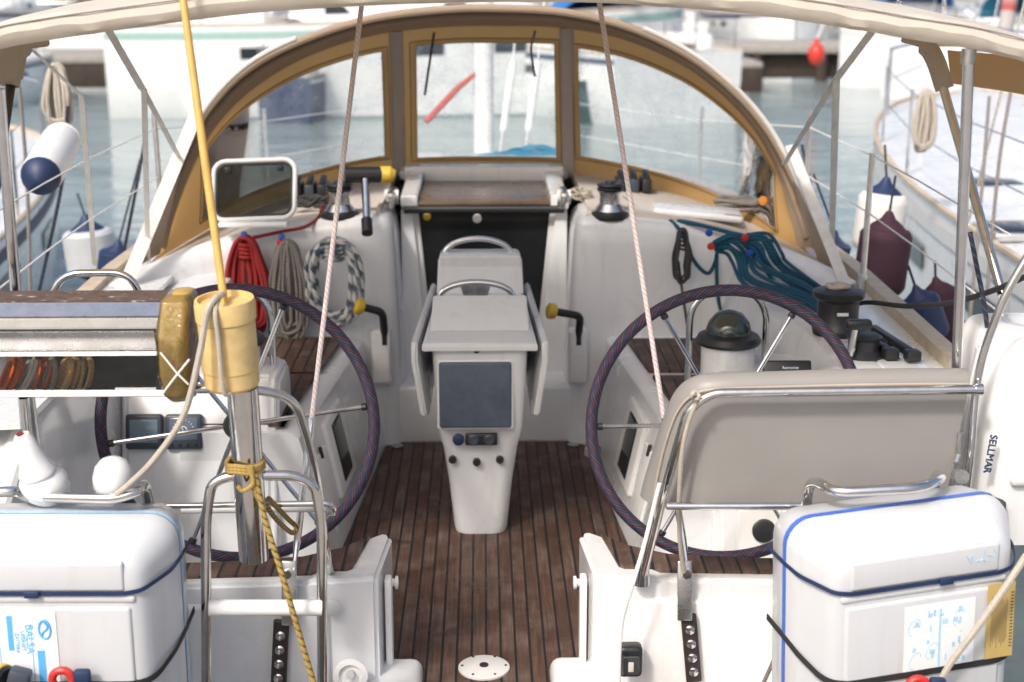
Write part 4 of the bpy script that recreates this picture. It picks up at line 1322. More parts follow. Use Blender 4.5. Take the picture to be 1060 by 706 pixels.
solo('lashing_knot', MB().tube(catmull(hp, 3), .005, 7), WHITEROPE, 'small pale knot tied round the upper corner of the backrest frame', 'knot')

# ------------------------------------------------------------------ life rafts
def raft(M, label, side):
    """canister standing on edge: front and back shells meet at a taped joint, the front one chamfered.  Local: x width, -y aft, z up"""
    W, H = .60, .757
    YF = -.165
    t = thing('life_raft', label, 'life raft', M @ V((0, 0, 0)), 'life rafts on the stern')
    R3 = M.to_3x3()
    def ring(y, ins, r=.07):
        hw, z0, z1 = W / 2 - ins, ins, H - ins
        pts = []
        for (sx, sz, a0) in ((1, 1, 0), (-1, 1, 90), (-1, -1, 180), (1, -1, 270)):
            rr = max(.02, r - ins * .4)
            for k in range(7):
                a = math.radians(a0 + 15 * k)
                pts.append(M @ V((sx * (hw - rr) + rr * math.cos(a), y, ((z1 - rr) if sz > 0 else (z0 + rr)) + rr * math.sin(a))))
        return pts
    make('back_shell', MB().loft([ring(.125, .07), ring(.118, .045), ring(.10, .022), ring(.08, .012), ring(.02, .003), ring(-.008, .0)]), SHELL, t, angle=55)
    make('front_shell', MB().loft([ring(-.024, .0), ring(-.04, .003), ring(-.055, .008), ring(-.075, .018), ring(-.13, .048), ring(-.146, .058), ring(-.157, .070), ring(-.163, .086), ring(YF, .105)]), SHELL, t, angle=55)
    make('blue_tape', MB().loft([ring(-.007, -.0015), ring(-.025, -.0015)], caps=False), BLUETAPE if side > 0 else PALEPRINT, t)
    E = R3.to_4x4()
    make('moulded_panel', MB().rbox(M @ V((0, YF + .004, .652)), (W * .66, .018, .075), .008, E, 4), SHELL, t)
    make('moulded_panel', MB().rbox(M @ V((0, YF + .004, .365)), (W * .70, .020, .42), .009, E, 4), SHELL, t)
    make('moulded_rib', MB().rbox(M @ V((0, YF + .006, .594)), (W * .74, .02, .022), .009, E, 4), SHELL, t)
    def band(z, m_, w_, lift):
        pts = []
        for (x, y, dz) in ((-.304, .08, lift), (-.304, -.02, lift * .9), (-.293, -.080, lift * .62), (-.262, -.139, .014), (-.240, -.163, .004), (-.20, YF - .010, 0), (0, YF - .010, 0), (.20, YF - .010, 0), (.240, -.163, .004), (.262, -.139, .014), (.293, -.080, lift * .62), (.304, -.02, lift * .9), (.304, .08, lift)):
            pts.append(M @ V((x, y, z + dz)))
        rows = [[p + V((0, 0, w_)), p - V((0, 0, w_))] for p in fillet(pts, .02, 3)]
        make('strap', MB().sheet(rows, .003), m_, t)
    band(.612, NAVY, .0052, .035)
    band(.375, RUBBER, .008, .08)
    make('strap_buckle', MB().rbox(M @ V((-.02 if side < 0 else .05, YF - .013, .612)), (.036, .01, .018), .003, E), NAVY, t)
    return t, M, R3, W, -2 * YF, H, .592

Mr = Matrix.Translation(V((P(938, 560, 3.36).x, 3.40, .006))) @ Matrix.Rotation(math.radians(13), 4, 'Z') @ Matrix.Rotation(math.radians(-2.2), 4, 'Y')
Mr = Mr @ Matrix.Scale(1.0, 4, V((1, 0, 0)))
Ml = Matrix.Translation(V((P(60, 560, 3.36).x, 3.38, .005))) @ Matrix.Rotation(math.radians(-1), 4, 'Z')
rt, M_, R3, W, D, H, zs = raft(Mr, 'white life raft canister with blue tape edge and ochre sticker at the right', 1)
def decal(t, M, x0, x1, z0, z1, m_, lift, name, yd):
    R = M.to_3x3().to_4x4()
    return make(name, MB().rbox(M @ V(((x0 + x1) / 2, yd - lift, (z0 + z1) / 2)), (abs(x1 - x0), .0012, abs(z1 - z0)), 0, R), m_, t)
yf = -D / 2 + .004 - .010 - .0008
lb = decal(rt, M_, -.055, .135, .365, .555, PAPER, .0006, 'instruction_label', yf)
rnd = random.Random(5)
mbp = MB(); R = M_.to_3x3().to_4x4()
for k in range(26):
    x = rnd.choice([-.035, -.02, .015, .03, .05, .085, .1, .118]) + rnd.uniform(-.008, .008); z = rnd.uniform(.385, .535)
    mbp.rbox(M_ @ V((x, yf - .0016, z)), (rnd.uniform(.004, .016), .0008, rnd.uniform(.003, .018)), 0, R)
mbp.rbox(M_ @ V((.04, yf - .0016, .46)), (.006, .0008, .16), 0, R)
for cx_, cz_ in ((-.03, .50), (-.025, .41), (.02, .43), (.09, .51), (.1, .41)):
    mbp.tube([M_ @ V((cx_ + .016 * math.cos(a * .55), yf - .0016, cz_ + .022 * math.sin(a * .55 + .4))) for a in range(9)], .0011, 4)
make('printed_pictures', mbp, PALEPRINT, lb)
st = decal(rt, M_, .165, .240, .385, .585, KRAFT, .0032, 'sticker', yf - .002)
mbp = MB()
for k in range(14):
    mbp.rbox(M_ @ V((.178 + .0032 * k, yf - .0056, rnd.uniform(.478, .488))), (.0009, .0008, rnd.uniform(.09, .14)), 0, R)
for k in range(18):
    mbp.rbox(M_ @ V((.233, yf - .0056, .412 + k * .0085)), (.008, .0008, .003), 0, R)
make('sticker_print', mbp, INK, st)
mbp = MB()
for k in range(7):
    x = .11 + k * .012
    mbp.tube([M_ @ V((x + rnd.uniform(-.008, .008), -D / 2 - .0062, .655 + rnd.uniform(-.02, .02))) for _ in range(3)], .0012, 4)
make('faded_writing', mbp, PALEPRINT, rt)

lt, M_, R3, W, D, H, zs = raft(Ml, 'white life raft canister with blue printed label BALSA at the left', -1)
lb = decal(lt, M_, -.215, .030, .335, .565, PAPER, .0006, 'printed_label', yf)
R = M_.to_3x3().to_4x4()
mbp = MB()
for x, z0, z1, w_ in ((-.20, .29, .49, .008), (-.182, .29, .49, .006), (-.09, .30, .345, .014), (-.075, .40, .49, .013), (-.075, .275, .36, .013), (-.058, .275, .34, .010), (-.005, .30, .40, .018), (-.13, .32, .48, .0015), (-.115, .32, .48, .0015), (-.103, .30, .48, .0015), (-.025, .3, .47, .0015)):
    mbp.rbox(M_ @ V((x - .006, yf - .0016, (z0 + z1) / 2 + .065)), (w_, .0008, z1 - z0), 0, R)
cl = M_ @ V((.002, yf - .0018, .52))
mbp.tube([cl + R3 @ V((.014 * math.cos(a * .4), 0, .024 * math.sin(a * .4))) for a in range(16)], .0028, 5, closed=True)
mbp.tube([cl + R3 @ V((.008 * math.sin(a * .9), 0, .018 - .006 * a)) for a in range(7)], .003, 5)
make('label_print', mbp, PRINT, lb)
zax = R3 @ V((0, -1, 0))
for txt, x, z, sz in (('BALSA', -.030, .43, .027), ('LIFERAFT', -.046, .425, .013), ('ZATTERA', -.060, .42, .012)):
    Mt = frame_from(M_ @ V((x - .006, yf - .0018, z + .065)), R3 @ V((0, 0, -1)), zax)
    make('lettering', text_mb(txt, sz, Mt), PRINT, lb)
# hydrostatic release, red hook and strap hardware in front of the port raft
q = M_ @ V((-.10, -D / 2 - .045, .405))
t = thing('release_unit', 'yellow and black hydrostatic release on the left life raft strap', 'release unit', q)
make('disc', MB().lathe([(0, -.02), (.036, -.02), (.038, -.008), (.038, .012), (.03, .018), (0, .018)], q, (.9, -.4, 0), 24), BLACK, t)
make('ring', MB().lathe([(.0385, -.007), (.041, -.004), (.041, .006), (.0385, .009)], q, (.9, -.4, 0), 24), YELLOWK, t)
make('block', MB().rbox(q + V((.045, -.005, .005)), (.05, .04, .055), .008, Matrix.Rotation(.3, 4, 'Y')), DARKGREY, t)
make('tail', MB().tube(catmull([q + V((-.02, 0, 0)), q + V((-.08, .01, .004)), q + V((-.2, .02, 0))], 5), .007, 8), NAVYFLECK, t)
def hook(q, label, name='snap_hook'):
    t = thing(name, label, 'hook', q, 'red hooks on the raft straps')
    pts = [q + V((.024 * math.cos(a), 0, .024 * math.sin(a))) for a in [k * 2 * PI / 20 for k in range(20)]]
    make('hook_ring', MB().tube(pts, .010, 10, closed=True), REDP, t)
    make('hook_gate', MB().rbox(q + V((.048, 0, .004)), (.04, .024, .044), .008), NAVY, t)
hook(M_ @ V((.045, -D / 2 - .04, .405)), 'red plastic hook on the strap of the left life raft')
hook(Mr @ V((-.03, -D / 2 - .035, .352)), 'red plastic hook on the strap of the right life raft')
# tubular handles on the rafts' cradle, starboard
line2 = fillet([P(834, 545, 3.53), P(836, 503, 3.53), P(846, 497, 3.44), P(862, 510, 3.34), P(955, 505, 3.34), P(977, 494, 3.42), P(968, 490, 3.54), P(966, 530, 3.54)], .05, 6)
make('cradle_handle', MB().tube(line2, .0135, 14), STEEL, yacht)
# lashing over the right raft
line([P(1062, 575, 3.24), P(1048, 597, 3.21), P(1015, 645, 3.20), P(985, 685, 3.20), P(970, 712, 3.21)], .0085, WHITEROPE, 'lashing_rope', 'thick off white rope slanting across the right life raft')
line([P(806, 672, 3.6), P(798, 690, 3.62), P(788, 712, 3.66)], .006, GREYROPE, 'raft_painter', 'thin grey painter line left of the right life raft')

# stern light
q = P(651.5, 679, 3.785)
t = thing('stern_light', 'black stern light box on the white transom between gate and chainplate', 'navigation light', q - V((0, 0, .05)))
make('housing', MB().rbox(q + V((0, -.02, 0)), (.068, .05, .095), .014, None, 3), BLACK, t)
make('lens', MB().rbox(q + V((0, -.043, -.008)), (.05, .012, .06), .008, None, 3), simple('smoked lens', (.05, .055, .06), .1), t)
make('bulb', MB().rbox(q + V((0, -.0495, -.010)), (.016, .006, .030), .003), simple('pale bulb', (.6, .58, .54), .3), t)

# ------------------------------------------------------------------ stern gear, port
# boarding ladder, folded up
t = thing('boarding_ladder', 'polished tube boarding ladder with white rung in front of the left transom', 'ladder', P(276, 720, 3.45))
a, b = P(214, 790, 3.45), P(334, 790, 3.5)
make('side_tube', MB().tube(fillet([a, P(213, 535, 3.46), P(219, 500, 3.46), P(238, 492, 3.46), P(305, 492, 3.49), P(326, 502, 3.5), P(333, 540, 3.5), b], .07, 6), .0135, 14), WARMSTEEL, t)
make('rung', MB().tube([P(216, 629, 3.45), P(333, 629, 3.49)], .021, 14), WHITEP, t)
# flag staff socket tube
t = thing('buoy_holder', 'thick polished steel tube standing below the yellow buoy', 'holder', P(260, 580, 3.5))
make('tube', MB().tube([P(251, 400, 3.43), P(263, 577, 3.50)], .0385, 24), WARMSTEEL, t)
mb = MB()
for k in range(3):
    mb.tube(catmull([P(254, 480, 3.46) + V((.046 * math.cos(a * .63), .046 * math.sin(a * .63), .008 * k - .01 + .003 * math.sin(a * 2))) for a in range(11)], 3), .006, 7)
mb.tube(catmull([P(258, 484, 3.40), P(262, 500, 3.40), P(252, 508, 3.40), P(246, 503, 3.40)], 5), .006, 7)
mb.tube(catmull([P(260, 482, 3.40), P(264, 508, 3.41), P(270, 520, 3.42)], 5), .007, 7)
solo('lashing', mb, YROPE, 'yellow lashing wound round the steel tube and ladder top', 'rope')
line([P(264, 490, 3.41), P(275, 540, 3.41), P(292, 595, 3.40), P(305, 640, 3.40), P(327, 715, 3.40)], .0078, YBROPE, 'tether', 'yellow and black rope slanting down through the ladder')
line([P(262, 495, 3.42), P(280, 530, 3.55), P(301, 551, 3.72), P(307, 546, 3.76), P(299, 538, 3.74), P(278, 516, 3.50)], .007, YBROPE, 'tether', 'short yellow and black rope from the lashing to the left chainplate')
# dan buoy: foam float and staff
t = thing('dan_buoy', 'cream yellow danbuoy float with a tall yellow staff on the left', 'buoy', P(240, 405, 3.42))
b0, b1 = P(240.5, 399, 3.42), P(232, 309, 3.40)
ax = (b1 - b0).normalized(); Lb = (b1 - b0).length
R_ = .0690
make('float', MB().lathe([(0, 0), (R_ * .9, 0), (R_ * .97, .008), (R_ * .97, .045), (R_, .048), (R_, Lb - .055), (R_ * 1.05, Lb - .05), (R_ * 1.06, Lb - .012), (R_ * 1.02, Lb), (R_ * .93, Lb), (R_ * .90, Lb - .012), (0, Lb - .012)], b0, ax, 40), YELLOWP, t, angle=25)
make('staff', MB().tube([b1 - ax * .02, P(214, 180, 3.50), P(188, -12, 3.62), P(175, -120, 3.7)], [.0095, .0105, .009, .008], 14), STAFF, t)
line([P(231, 304, 3.39), P(222, 310, 3.34), P(214, 325, 3.32), P(206, 370, 3.31), P(190, 430, 3.31), P(160, 475, 3.31), P(135, 500, 3.33), P(118, 514, 3.35)], .0078, WHITEROPE, 'lanyard', 'off white lanyard falling from the yellow buoy to the rail')
line([P(229, 304, 3.385), P(223, 322, 3.325), P(226, 350, 3.325), P(231, 403, 3.335), P(238, 408, 3.35)], .006, WHITEROPE, 'lanyard', 'pale cord running down the front of the yellow buoy')
# barbecue / stainless box on the rail
gb = thing('stainless_box', 'polished stainless box with brown top and rope coils behind its dark pane', 'box', P(70, 410, 3.45))
def slab(name, px0, px1, prof, m_, yb=None):
    """prof: (py, Y) pairs closed, swept along x"""
    ringA = [P(px0, py, Y) for py, Y in prof]
    xx0 = ringA[0].x; ringB = []
    x1 = P(px1, prof[0][0], prof[0][1]).x
    ringA = [V((xx0, p.y, p.z)) for p in ringA]
    ringB = [V((x1, p.y, p.z)) for p in ringA]
    return make(name, MB().loft([ringA, ringB]), m_, gb, bevel=.003)
slab('lid_top', -60, 186, [(301, 3.62), (313, 3.46), (318, 3.46), (306, 3.62)], RUST)
slab('lid_band', -60, 172, [(313.5, 3.458), (329, 3.42), (334, 3.45), (318, 3.49)], STEEL)
slab('lid_front', -60, 172, [(329.5, 3.418), (341, 3.412), (343, 3.45), (334, 3.455)], DULLSTEEL)
slab('upper_panel', -60, 160, [(343.5, 3.402), (364, 3.426), (365, 3.45), (344, 3.43)], STEEL2)
slab('gap_strip', -60, 172, [(340.5, 3.42), (343.5, 3.418), (344, 3.45), (341, 3.45)], BLACK)
slab('middle_edge', -60, 172, [(364.5, 3.395), (369, 3.392), (370, 3.42), (366, 3.42)], STEEL)
slab('lower_edge', -60, 186, [(405, 3.40), (411, 3.395), (412, 3.60), (406, 3.60)], STEEL2)
slab('back_panel', -60, 172, [(330, 3.62), (405, 3.62), (405, 3.60), (330, 3.60)], BLACK)
slab('end_cap', 160, 186, [(319, 3.46), (405, 3.42), (405, 3.60), (319, 3.60)], BLACK)
slab('front_pane', -58, 160, [(370, 3.405), (405, 3.405), (405, 3.41), (370, 3.41)], clear_vinyl('water-spotted pane', (.93, .94, .94), .02))
# coils hung inside the box
def boxcoil(px, m_, lab, n, slant, seed):
    rnd = random.Random(seed)
    pts = []
    for k in range(n):
        o_ = px + rnd.uniform(-6, 6)
        yy = 3.425 + rnd.uniform(-.008, .012)
        pts += [P(o_ + slant, 373, yy), P(o_ + slant * .5 + 2, 384, yy - .01), P(o_ - 2, 402, yy), P(o_ - 9, 403, yy + .02), P(o_ - 6 + slant * .5, 384, yy + .025), P(o_ - 4 + slant, 373, yy + .02)]
    solo('stowed_rope', MB().tube(catmull(pts, 4), .0048, 7), m_, lab, 'rope', 'ropes stowed in the stainless box')
boxcoil(12, ORROPE, 'orange rope coil stowed leftmost in the stainless box', 5, 8, 1)
boxcoil(42, ORROPE, 'second orange rope coil in the stainless box', 2, 6, 2)
boxcoil(29, WHITEROPE, 'pale rope loop lying between the orange coils', 2, 10, 9)
boxcoil(58, GREYROPE, 'grey green rope coil in the middle of the stainless box', 2, 0, 3)
boxcoil(72, GOLDROPE, 'tan rope coil right of the grey green one', 4, 4, 4)
boxcoil(89, GOLDROPE, 'tan rope coil stowed rightmost in the stainless box', 4, 2, 5)
# yellow horseshoe end wrapped in plastic
hb = thing('horseshoe_buoy', 'yellow horseshoe buoy wrapped in clear plastic at the end of the stainless box', 'life buoy', P(185, 412, 3.44))
rings = []
for py, x0, x1, y0, y1 in ((303, 177, 194, 3.42, 3.50), (308, 169, 196, 3.39, 3.52), (340, 167, 196, 3.36, 3.52), (380, 169, 197, 3.36, 3.52), (402, 174, 198, 3.37, 3.52), (411, 178, 194, 3.40, 3.50)):
    z = P(180, py, 3.44).z
    xa, xb = P(x0, py, 3.42).x, P(x1, py, 3.42).x
    rings.append(rrect((xa + xb) / 2, y0, y1, (xb - xa) / 2, z, .02, 4))
make('foam', MB().loft(rings), simple('ochre foam', (.50, .33, .10), .6, var=.12, scale=18), hb, angle=60)
rw = []
rnd = random.Random(8)
for r_ in rings:
    c_ = sum(r_, V()) / len(r_)
    rw.append([c_ + (p - c_) * (1.10 + rnd.uniform(-.03, .05)) for p in r_])
make('plastic_wrap', MB().loft(rw, caps=False), WRAP, hb, angle=20)
mbx = MB()
mbx.tube([P(166, 365, 3.345), P(182, 385, 3.34), P(195, 398, 3.35)], .0025, 6); mbx.tube([P(196, 372, 3.35), P(180, 392, 3.34), P(168, 408, 3.36)], .0025, 6)
make('cords', mbx, WHITEP, hb)
# white lamp with red lens, and a mushroom antenna
q = P(45, 508, 3.43)
t = thing('safety_light', 'white upturned safety light with a red tip on the left rail', 'light', q)
a, b = P(22, 449, 3.40), P(40, 492, 3.42)
ax = (b - a).normalized()
make('body', MB().lathe([(0, 0), (.018, .002), (.024, .012), (.030, .05), (.036, .085), (.046, .105), (.046, .115), (0, .116)], a, ax, 24), WHITE2, t)
make('tip', MB().lathe([(0, -.004), (.008, -.003), (.009, .003), (0, .004)], a + V((-.002, -.004, .0)), -ax, 14), simple('dark red lens', (.22, .015, .02), .3), t)
make('foot', MB().lathe([(0, -.05), (.05, -.048), (.062, -.025), (.058, .0), (.045, .02), (.02, .034), (0, .036)], P(48, 496, 3.43), (.35, -.2, 1), 26), WHITE2, t)
q = P(117, 514, 3.40)
t = thing('antenna_dome', 'white mushroom antenna dome standing on the left rail', 'antenna', q)
make('dome', MB().lathe([(0, -.055), (.03, -.053), (.046, -.035), (.049, -.01), (.044, .018), (.03, .037), (.012, .045), (0, .046)], P(117, 491, 3.40), (.1, 0, 1), 26), WHITE2, t)
make('stem', MB().tube([P(117, 500, 3.40), P(117, 517, 3.38)], .014, 10), WHITEP, t)
# outboard cowling with lettering, far right
ob = thing('outboard_motor', 'white outboard motor cowling lettered SELLMAR at the right edge', 'outboard motor', P(1045, 530, 3.55))
rings = []
for k, (py, x0, x1) in enumerate(((356, 1030, 1150), (372, 1016, 1160), (400, 1010, 1165), (450, 1003, 1165), (500, 997, 1165), (560, 996, 1165))):
    z = P(1040, py, 3.72).z
    xa, xb = P(x0, py, 3.72).x, P(x1, py, 3.72).x
    bul = (0, .03, .05, .06, .06, .05)[k]
    rings.append(rrect((xa + xb) / 2, 3.52 - bul, 3.86, (xb - xa) / 2, z, .10, 6))
rings = [[p + V((.02, .22, 0)) for p in r_] for r_ in rings]
make('cowling', MB().loft(rings), WHITE2, ob, angle=60)
make('side_plate', MB().prism([P(1013, 360, 3.80), P(1004, 400, 3.80), P(992, 455, 3.80), P(982, 525, 3.80), P(986, 560, 3.80), P(1070, 560, 3.80), P(1080, 352, 3.80)], (0, .03, 0)), WHITE, ob, bevel=.006)
Mt = frame_from(P(1025, 470, 3.652), (P(1018, 492, 3.66) - P(1027, 445, 3.66)), V((-.12, -1, .1)))
make('lettering', text_mb('SELLMAR', .027, Mt, .004), NAVY, ob)
make('handle_recess', MB().rbox(P(1057, 497, 3.675), (.06, .03, .035), .014, None, 3), GREYTRIM, ob)
make('bracket', MB().tube([P(1030, 520, 3.66), V((P(1030, 520, 3.66).x, 3.72, .2))], .03, 12), DARKSTEEL, ob)
make('clamp', MB().tube([P(994, 448, 3.66), P(992, 470, 3.66), P(990, 480, 3.64)], .008, 10).lathe([(0, 0), (.02, 0), (.02, .03), (0, .03)], P(992, 492, 3.62), (0, -1, .2), 14), STEEL2, ob)

# ------------------------------------------------------------------ fenders
def fender(base, top, R, mats, label, cap=.12, group='fenders hanging between the boats', line_to=None):
    t = thing('fender', label, 'fender', base)
    t['group'] = group
    ax = (top - base).normalized(); L = (top - base).length
    body = []
    n = 14
    for k in range(n + 1):
        u = k / n
        r = R * min(1, math.sqrt(max(0, 1 - (1 - min(1, u / .14)) ** 2))) * min(1, math.sqrt(max(0, 1 - (1 - min(1, (1 - u) / .14)) ** 2)))
        body.append((max(r, R * .18), u * L))
    make('body', MB().lathe(body, base, ax, 24), mats[0], t)
    make('end_cap', MB().lathe([(R * .98, L - R * .62), (R * .93, L - R * .36), (R * .6, L - R * .02), (R * .28, L + R * .22), (R * .12, L + R * .5), (0, L + R * .5)], base, ax, 20), mats[1], t)
    make('end_cap', MB().lathe([(R * .97, R * .6), (R * .90, R * .32), (R * .55, R * .0), (R * .22, -R * .2), (0, -R * .25)][::-1], base, ax, 20), mats[-1], t)
    if line_to:
        make('lanyard', MB().tube([top + ax * R * .4, line_to], .006, 7), NAVYFLECK, t)
    return t
fender(P(905, 262, 7.3), P(916, 196, 7.3), .125, (FENDERW, NAVY), 'white fender with navy tip hanging behind the maroon one', line_to=P(916, 150, 7.3))
fender(P(908, 306, 6.6), P(919, 232, 6.6), .12, (MAROON, MAROON), 'maroon covered fender hanging beside the right stanchion', line_to=P(927, 182, 6.6))
fender(P(965, 352, 6.1), P(950, 305, 6.1), .085, (NAVY, NAVY), 'navy fender hanging right of the toe rail', line_to=P(940, 275, 6.1))
fender(P(985, 360, 6.4), P(970, 296, 6.4), .085, (MAROON, MAROON), 'second maroon fender nearest the steel pole', line_to=P(968, 270, 6.4))
fender(P(855, 275, 7.2), P(862, 248, 7.2), .10, (NAVY, NAVY), 'small navy fender outside the hood strap on the right', line_to=P(842, 180, 7.2))
fender(P(40, 186, 6.15), P(66, 142, 6.75), .088, (FENDERW, FENDERW, NAVY), 'white fender with navy ends lying tilted on the left boat rail')
fender(P(97, 285, 8.6), P(90, 235, 8.6), .15, (simple('grey fender', (.5, .52, .54), .5), NAVY), 'grey fender with navy top hanging off the left boat', line_to=P(80, 200, 8.6))
fender(P(118, 290, 8.0), P(122, 258, 8.0), .10, (NAVY, NAVY), 'navy fender floating low beside the grey fender', line_to=P(145, 165, 8.0))

# ------------------------------------------------------------------ other boats
def boat_mesh(L, B, fb, canvas_m, stripe_m, loc, rz, label, near=False, hoodm=None, group='boats moored across the basin', mastx=True, cover=True, cat='sailboat', hullm=None):
    t = thing('moored_yacht', label, cat, (0, 0, 0), group)
    def hb(u): return B / 2 * (.80 + .20 * math.sin(min(1, u / .45) * PI / 2)) * (1 if u < .45 else math.sqrt(max(0, 1 - ((u - .45) / .55) ** 2.1)))
    def sh(u): return fb * (1 + .22 * u * u)
    n = 26
    rings = []
    for k in range(n + 1):
        u = k / n; b_ = max(.02, hb(u)); s_ = sh(u); y = u * L
        half = [(b_, s_), (b_ * .99, s_ * .55), (b_ * .93, .05), (b_ * .7, -.4), (0, -.6)]
        rings.append([(x, y, z) for x, z in half] + [(-x, y, z) for x, z in half[-2::-1]])
    mb = MB(); mb.loft(rings, closed=False); mb.add(rings[0], [list(range(len(rings[0])))])
    make('hull', mb, hullm or WHITE2, t, recalc=True)
    make('deck', MB().sheet([[(lerp(-1, 1, q / 6) * max(.02, hb(k / n)), k / n * L, sh(k / n) + .04 * (1 - abs(q / 3 - 1) ** 2) - .004) for q in range(7)] for k in range(n + 1)], .02), WHITE2, t)
    for s in (-1, 1):
        rr = []
        for k in range(n + 1):
            u = k / n; b_ = max(.02, hb(u))
            rr.append([(s * (b_ + .006), u * L, sh(u) * .93), (s * (b_ + .006), u * L, sh(u) * .86)])
        make('stripe', MB().sheet(rr, .004), stripe_m, t)
        make('toe_rail', MB().tube([(s * max(.02, hb(k / n)), k / n * L, sh(k / n) + .012) for k in range(n + 1)], .022, 6), WOODTRIM, t)
    if L > 6:
        for s in (-1, 1):
            for u0 in (.22, .36, .50, .64):
                rr = []
                for q in range(4):
                    u = u0 + .055 * q / 3; b_ = hb(u)
                    rr.append([(s * (lerp(b_ * .99, b_, .45) + .012), u * L, sh(u) * .76), (s * (lerp(b_ * .99, b_, .1) + .012), u * L, sh(u) * .64)])
                make('hull_window', MB().sheet(rr, .006), WINDOWD, t)
    # cabin
    rg = []
    for u, w_, h_ in ((.30, .58, .42), (.34, .60, .46), (.5, .56, .44), (.64, .44, .34), (.72, .30, .16), (.74, .22, .03)):
        hw = hb(u) * w_; z0 = sh(u) + .02
        rg.append([(-hw, u * L, z0), (-hw * .93, u * L, z0 + h_ * .8), (-hw * .8, u * L, z0 + h_), (hw * .8, u * L, z0 + h_), (hw * .93, u * L, z0 + h_ * .8), (hw, u * L, z0)])
    cb = make('cabin', MB().loft(rg), WHITE2, t)
    for s in (-1, 1):
        for (u0, u1) in ((.36, .46), (.49, .60)):
            rr = []
            for u in (u0, (u0 + u1) / 2, u1):
                f = (u - .34) / .3; hw = hb(u) * lerp(.60, .46, max(0, f)); hh = lerp(.46, .36, max(0, f)); z0 = sh(u) + .02
                rr.append([(s * (hw * .985 + .006), u * L, z0 + hh * .25), (s * (hw * .945 + .006), u * L, z0 + hh * .66)])
            make('cabin_window', MB().sheet(rr, .006), WINDOWD, cb)
    # sprayhood arch
    hm = hoodm or canvas_m
    rr = []
    for k in range(13):
        a = PI * k / 12
        hw = hb(.30) * .62
        rr.append([(hw * math.cos(a), u * L, sh(.3) + .35 + hh * math.sin(a) ** .7) for u, hh in ((.24, .62), (.29, .66), (.335, .45), (.36, .1))])
    make('sprayhood', MB().sheet(rr, .01), hm, t)
    # cockpit well
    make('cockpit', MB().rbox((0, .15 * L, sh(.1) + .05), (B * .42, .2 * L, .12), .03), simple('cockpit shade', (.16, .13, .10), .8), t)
    for s in (-1, 1):
        make('coaming', MB().rbox((s * B * .27, .15 * L, sh(.1) + .15), (.22, .22 * L, .28), .05), WHITE2, t)
    if mastx:
        make('mast', MB().tube([(0, .44 * L, fb), (0, .44 * L, fb + L * 1.25)], .075, 10), ALU, t)
        make('boom', MB().tube([(0, .43 * L, fb + 1.35), (0, .12 * L, fb + 1.40)], .06, 10), ALU, t)
        if cover:
            make('sail_cover', MB().tube([(0, .43 * L, fb + 1.72), (0, .38 * L, fb + 1.58), (0, .25 * L, fb + 1.53), (0, .11 * L, fb + 1.48)], [.09, .17, .15, .07], 10), canvas_m, t)
        make('stays', MB().tube([(0, .99 * L, sh(1)), (0, .45 * L, fb + L * 1.22)], .008, 5).tube([(hb(.42), .42 * L, fb), (0, .44 * L, fb + L * .9)], .008, 5).tube([(-hb(.42), .42 * L, fb), (0, .44 * L, fb + L * .9)], .008, 5).tube([(0, 0, fb), (0, .43 * L, fb + L * 1.22)], .008, 5), STEEL2, t)
    us = [.02, .16, .30, .44, .58, .72, .86]
    for s in (-1, 1):
        for u in us:
            bx = s * (hb(u) - .05)
            make('stanchion', MB().tube([(bx, u * L, sh(u)), (bx, u * L, sh(u) + .6)], .0125, 7), STEEL, t)
        for hz in (.58, .32):
            make('lifeline', MB().tube([(s * (hb(u) - .05), u * L, sh(u) + hz) for u in us + [.96]], .006 if not near else .0045, 5), STEEL2, t)
    make('pulpit', MB().tube(fillet([(hb(.86) - .05, .86 * L, sh(.86) + .6), (.05, .985 * L, sh(1) + .66), (-.05, .985 * L, sh(1) + .66), (-(hb(.86) - .05), .86 * L, sh(.86) + .6)], .1), .014, 8), STEEL, t)
    make('pushpit', MB().tube(fillet([(hb(.02) - .05, .02 * L, sh(0) + .6), (hb(.02) - .07, .0, sh(0) + .6), (.35, -.0, sh(0) + .6), (.35, 0, sh(0))], .1), .014, 8), STEEL, t)
    make('pushpit', MB().tube(fillet([(-(hb(.02) - .05), .02 * L, sh(0) + .6), (-(hb(.02) - .07), .0, sh(0) + .6), (-.35, -.0, sh(0) + .6), (-.35, 0, sh(0))], .1), .014, 8), STEEL, t)
    t.location = loc; t.rotation_euler = (0, 0, rz)
    return t
nb = boat_mesh(12.0, 3.9, 1.25, GREYC, GREYTRIM, (4.5, 3.2, WL), math.radians(-3), 'white neighbouring yacht moored close along the right side', True, group='yachts moored alongside', cover=False)
nl = boat_mesh(12.0, 3.8, 1.02, NAVYC, NAVY, (-4.62, 3.0, WL), math.radians(3.5), 'white neighbouring yacht with navy stripe moored close along the left side', True, group='yachts moored alongside')
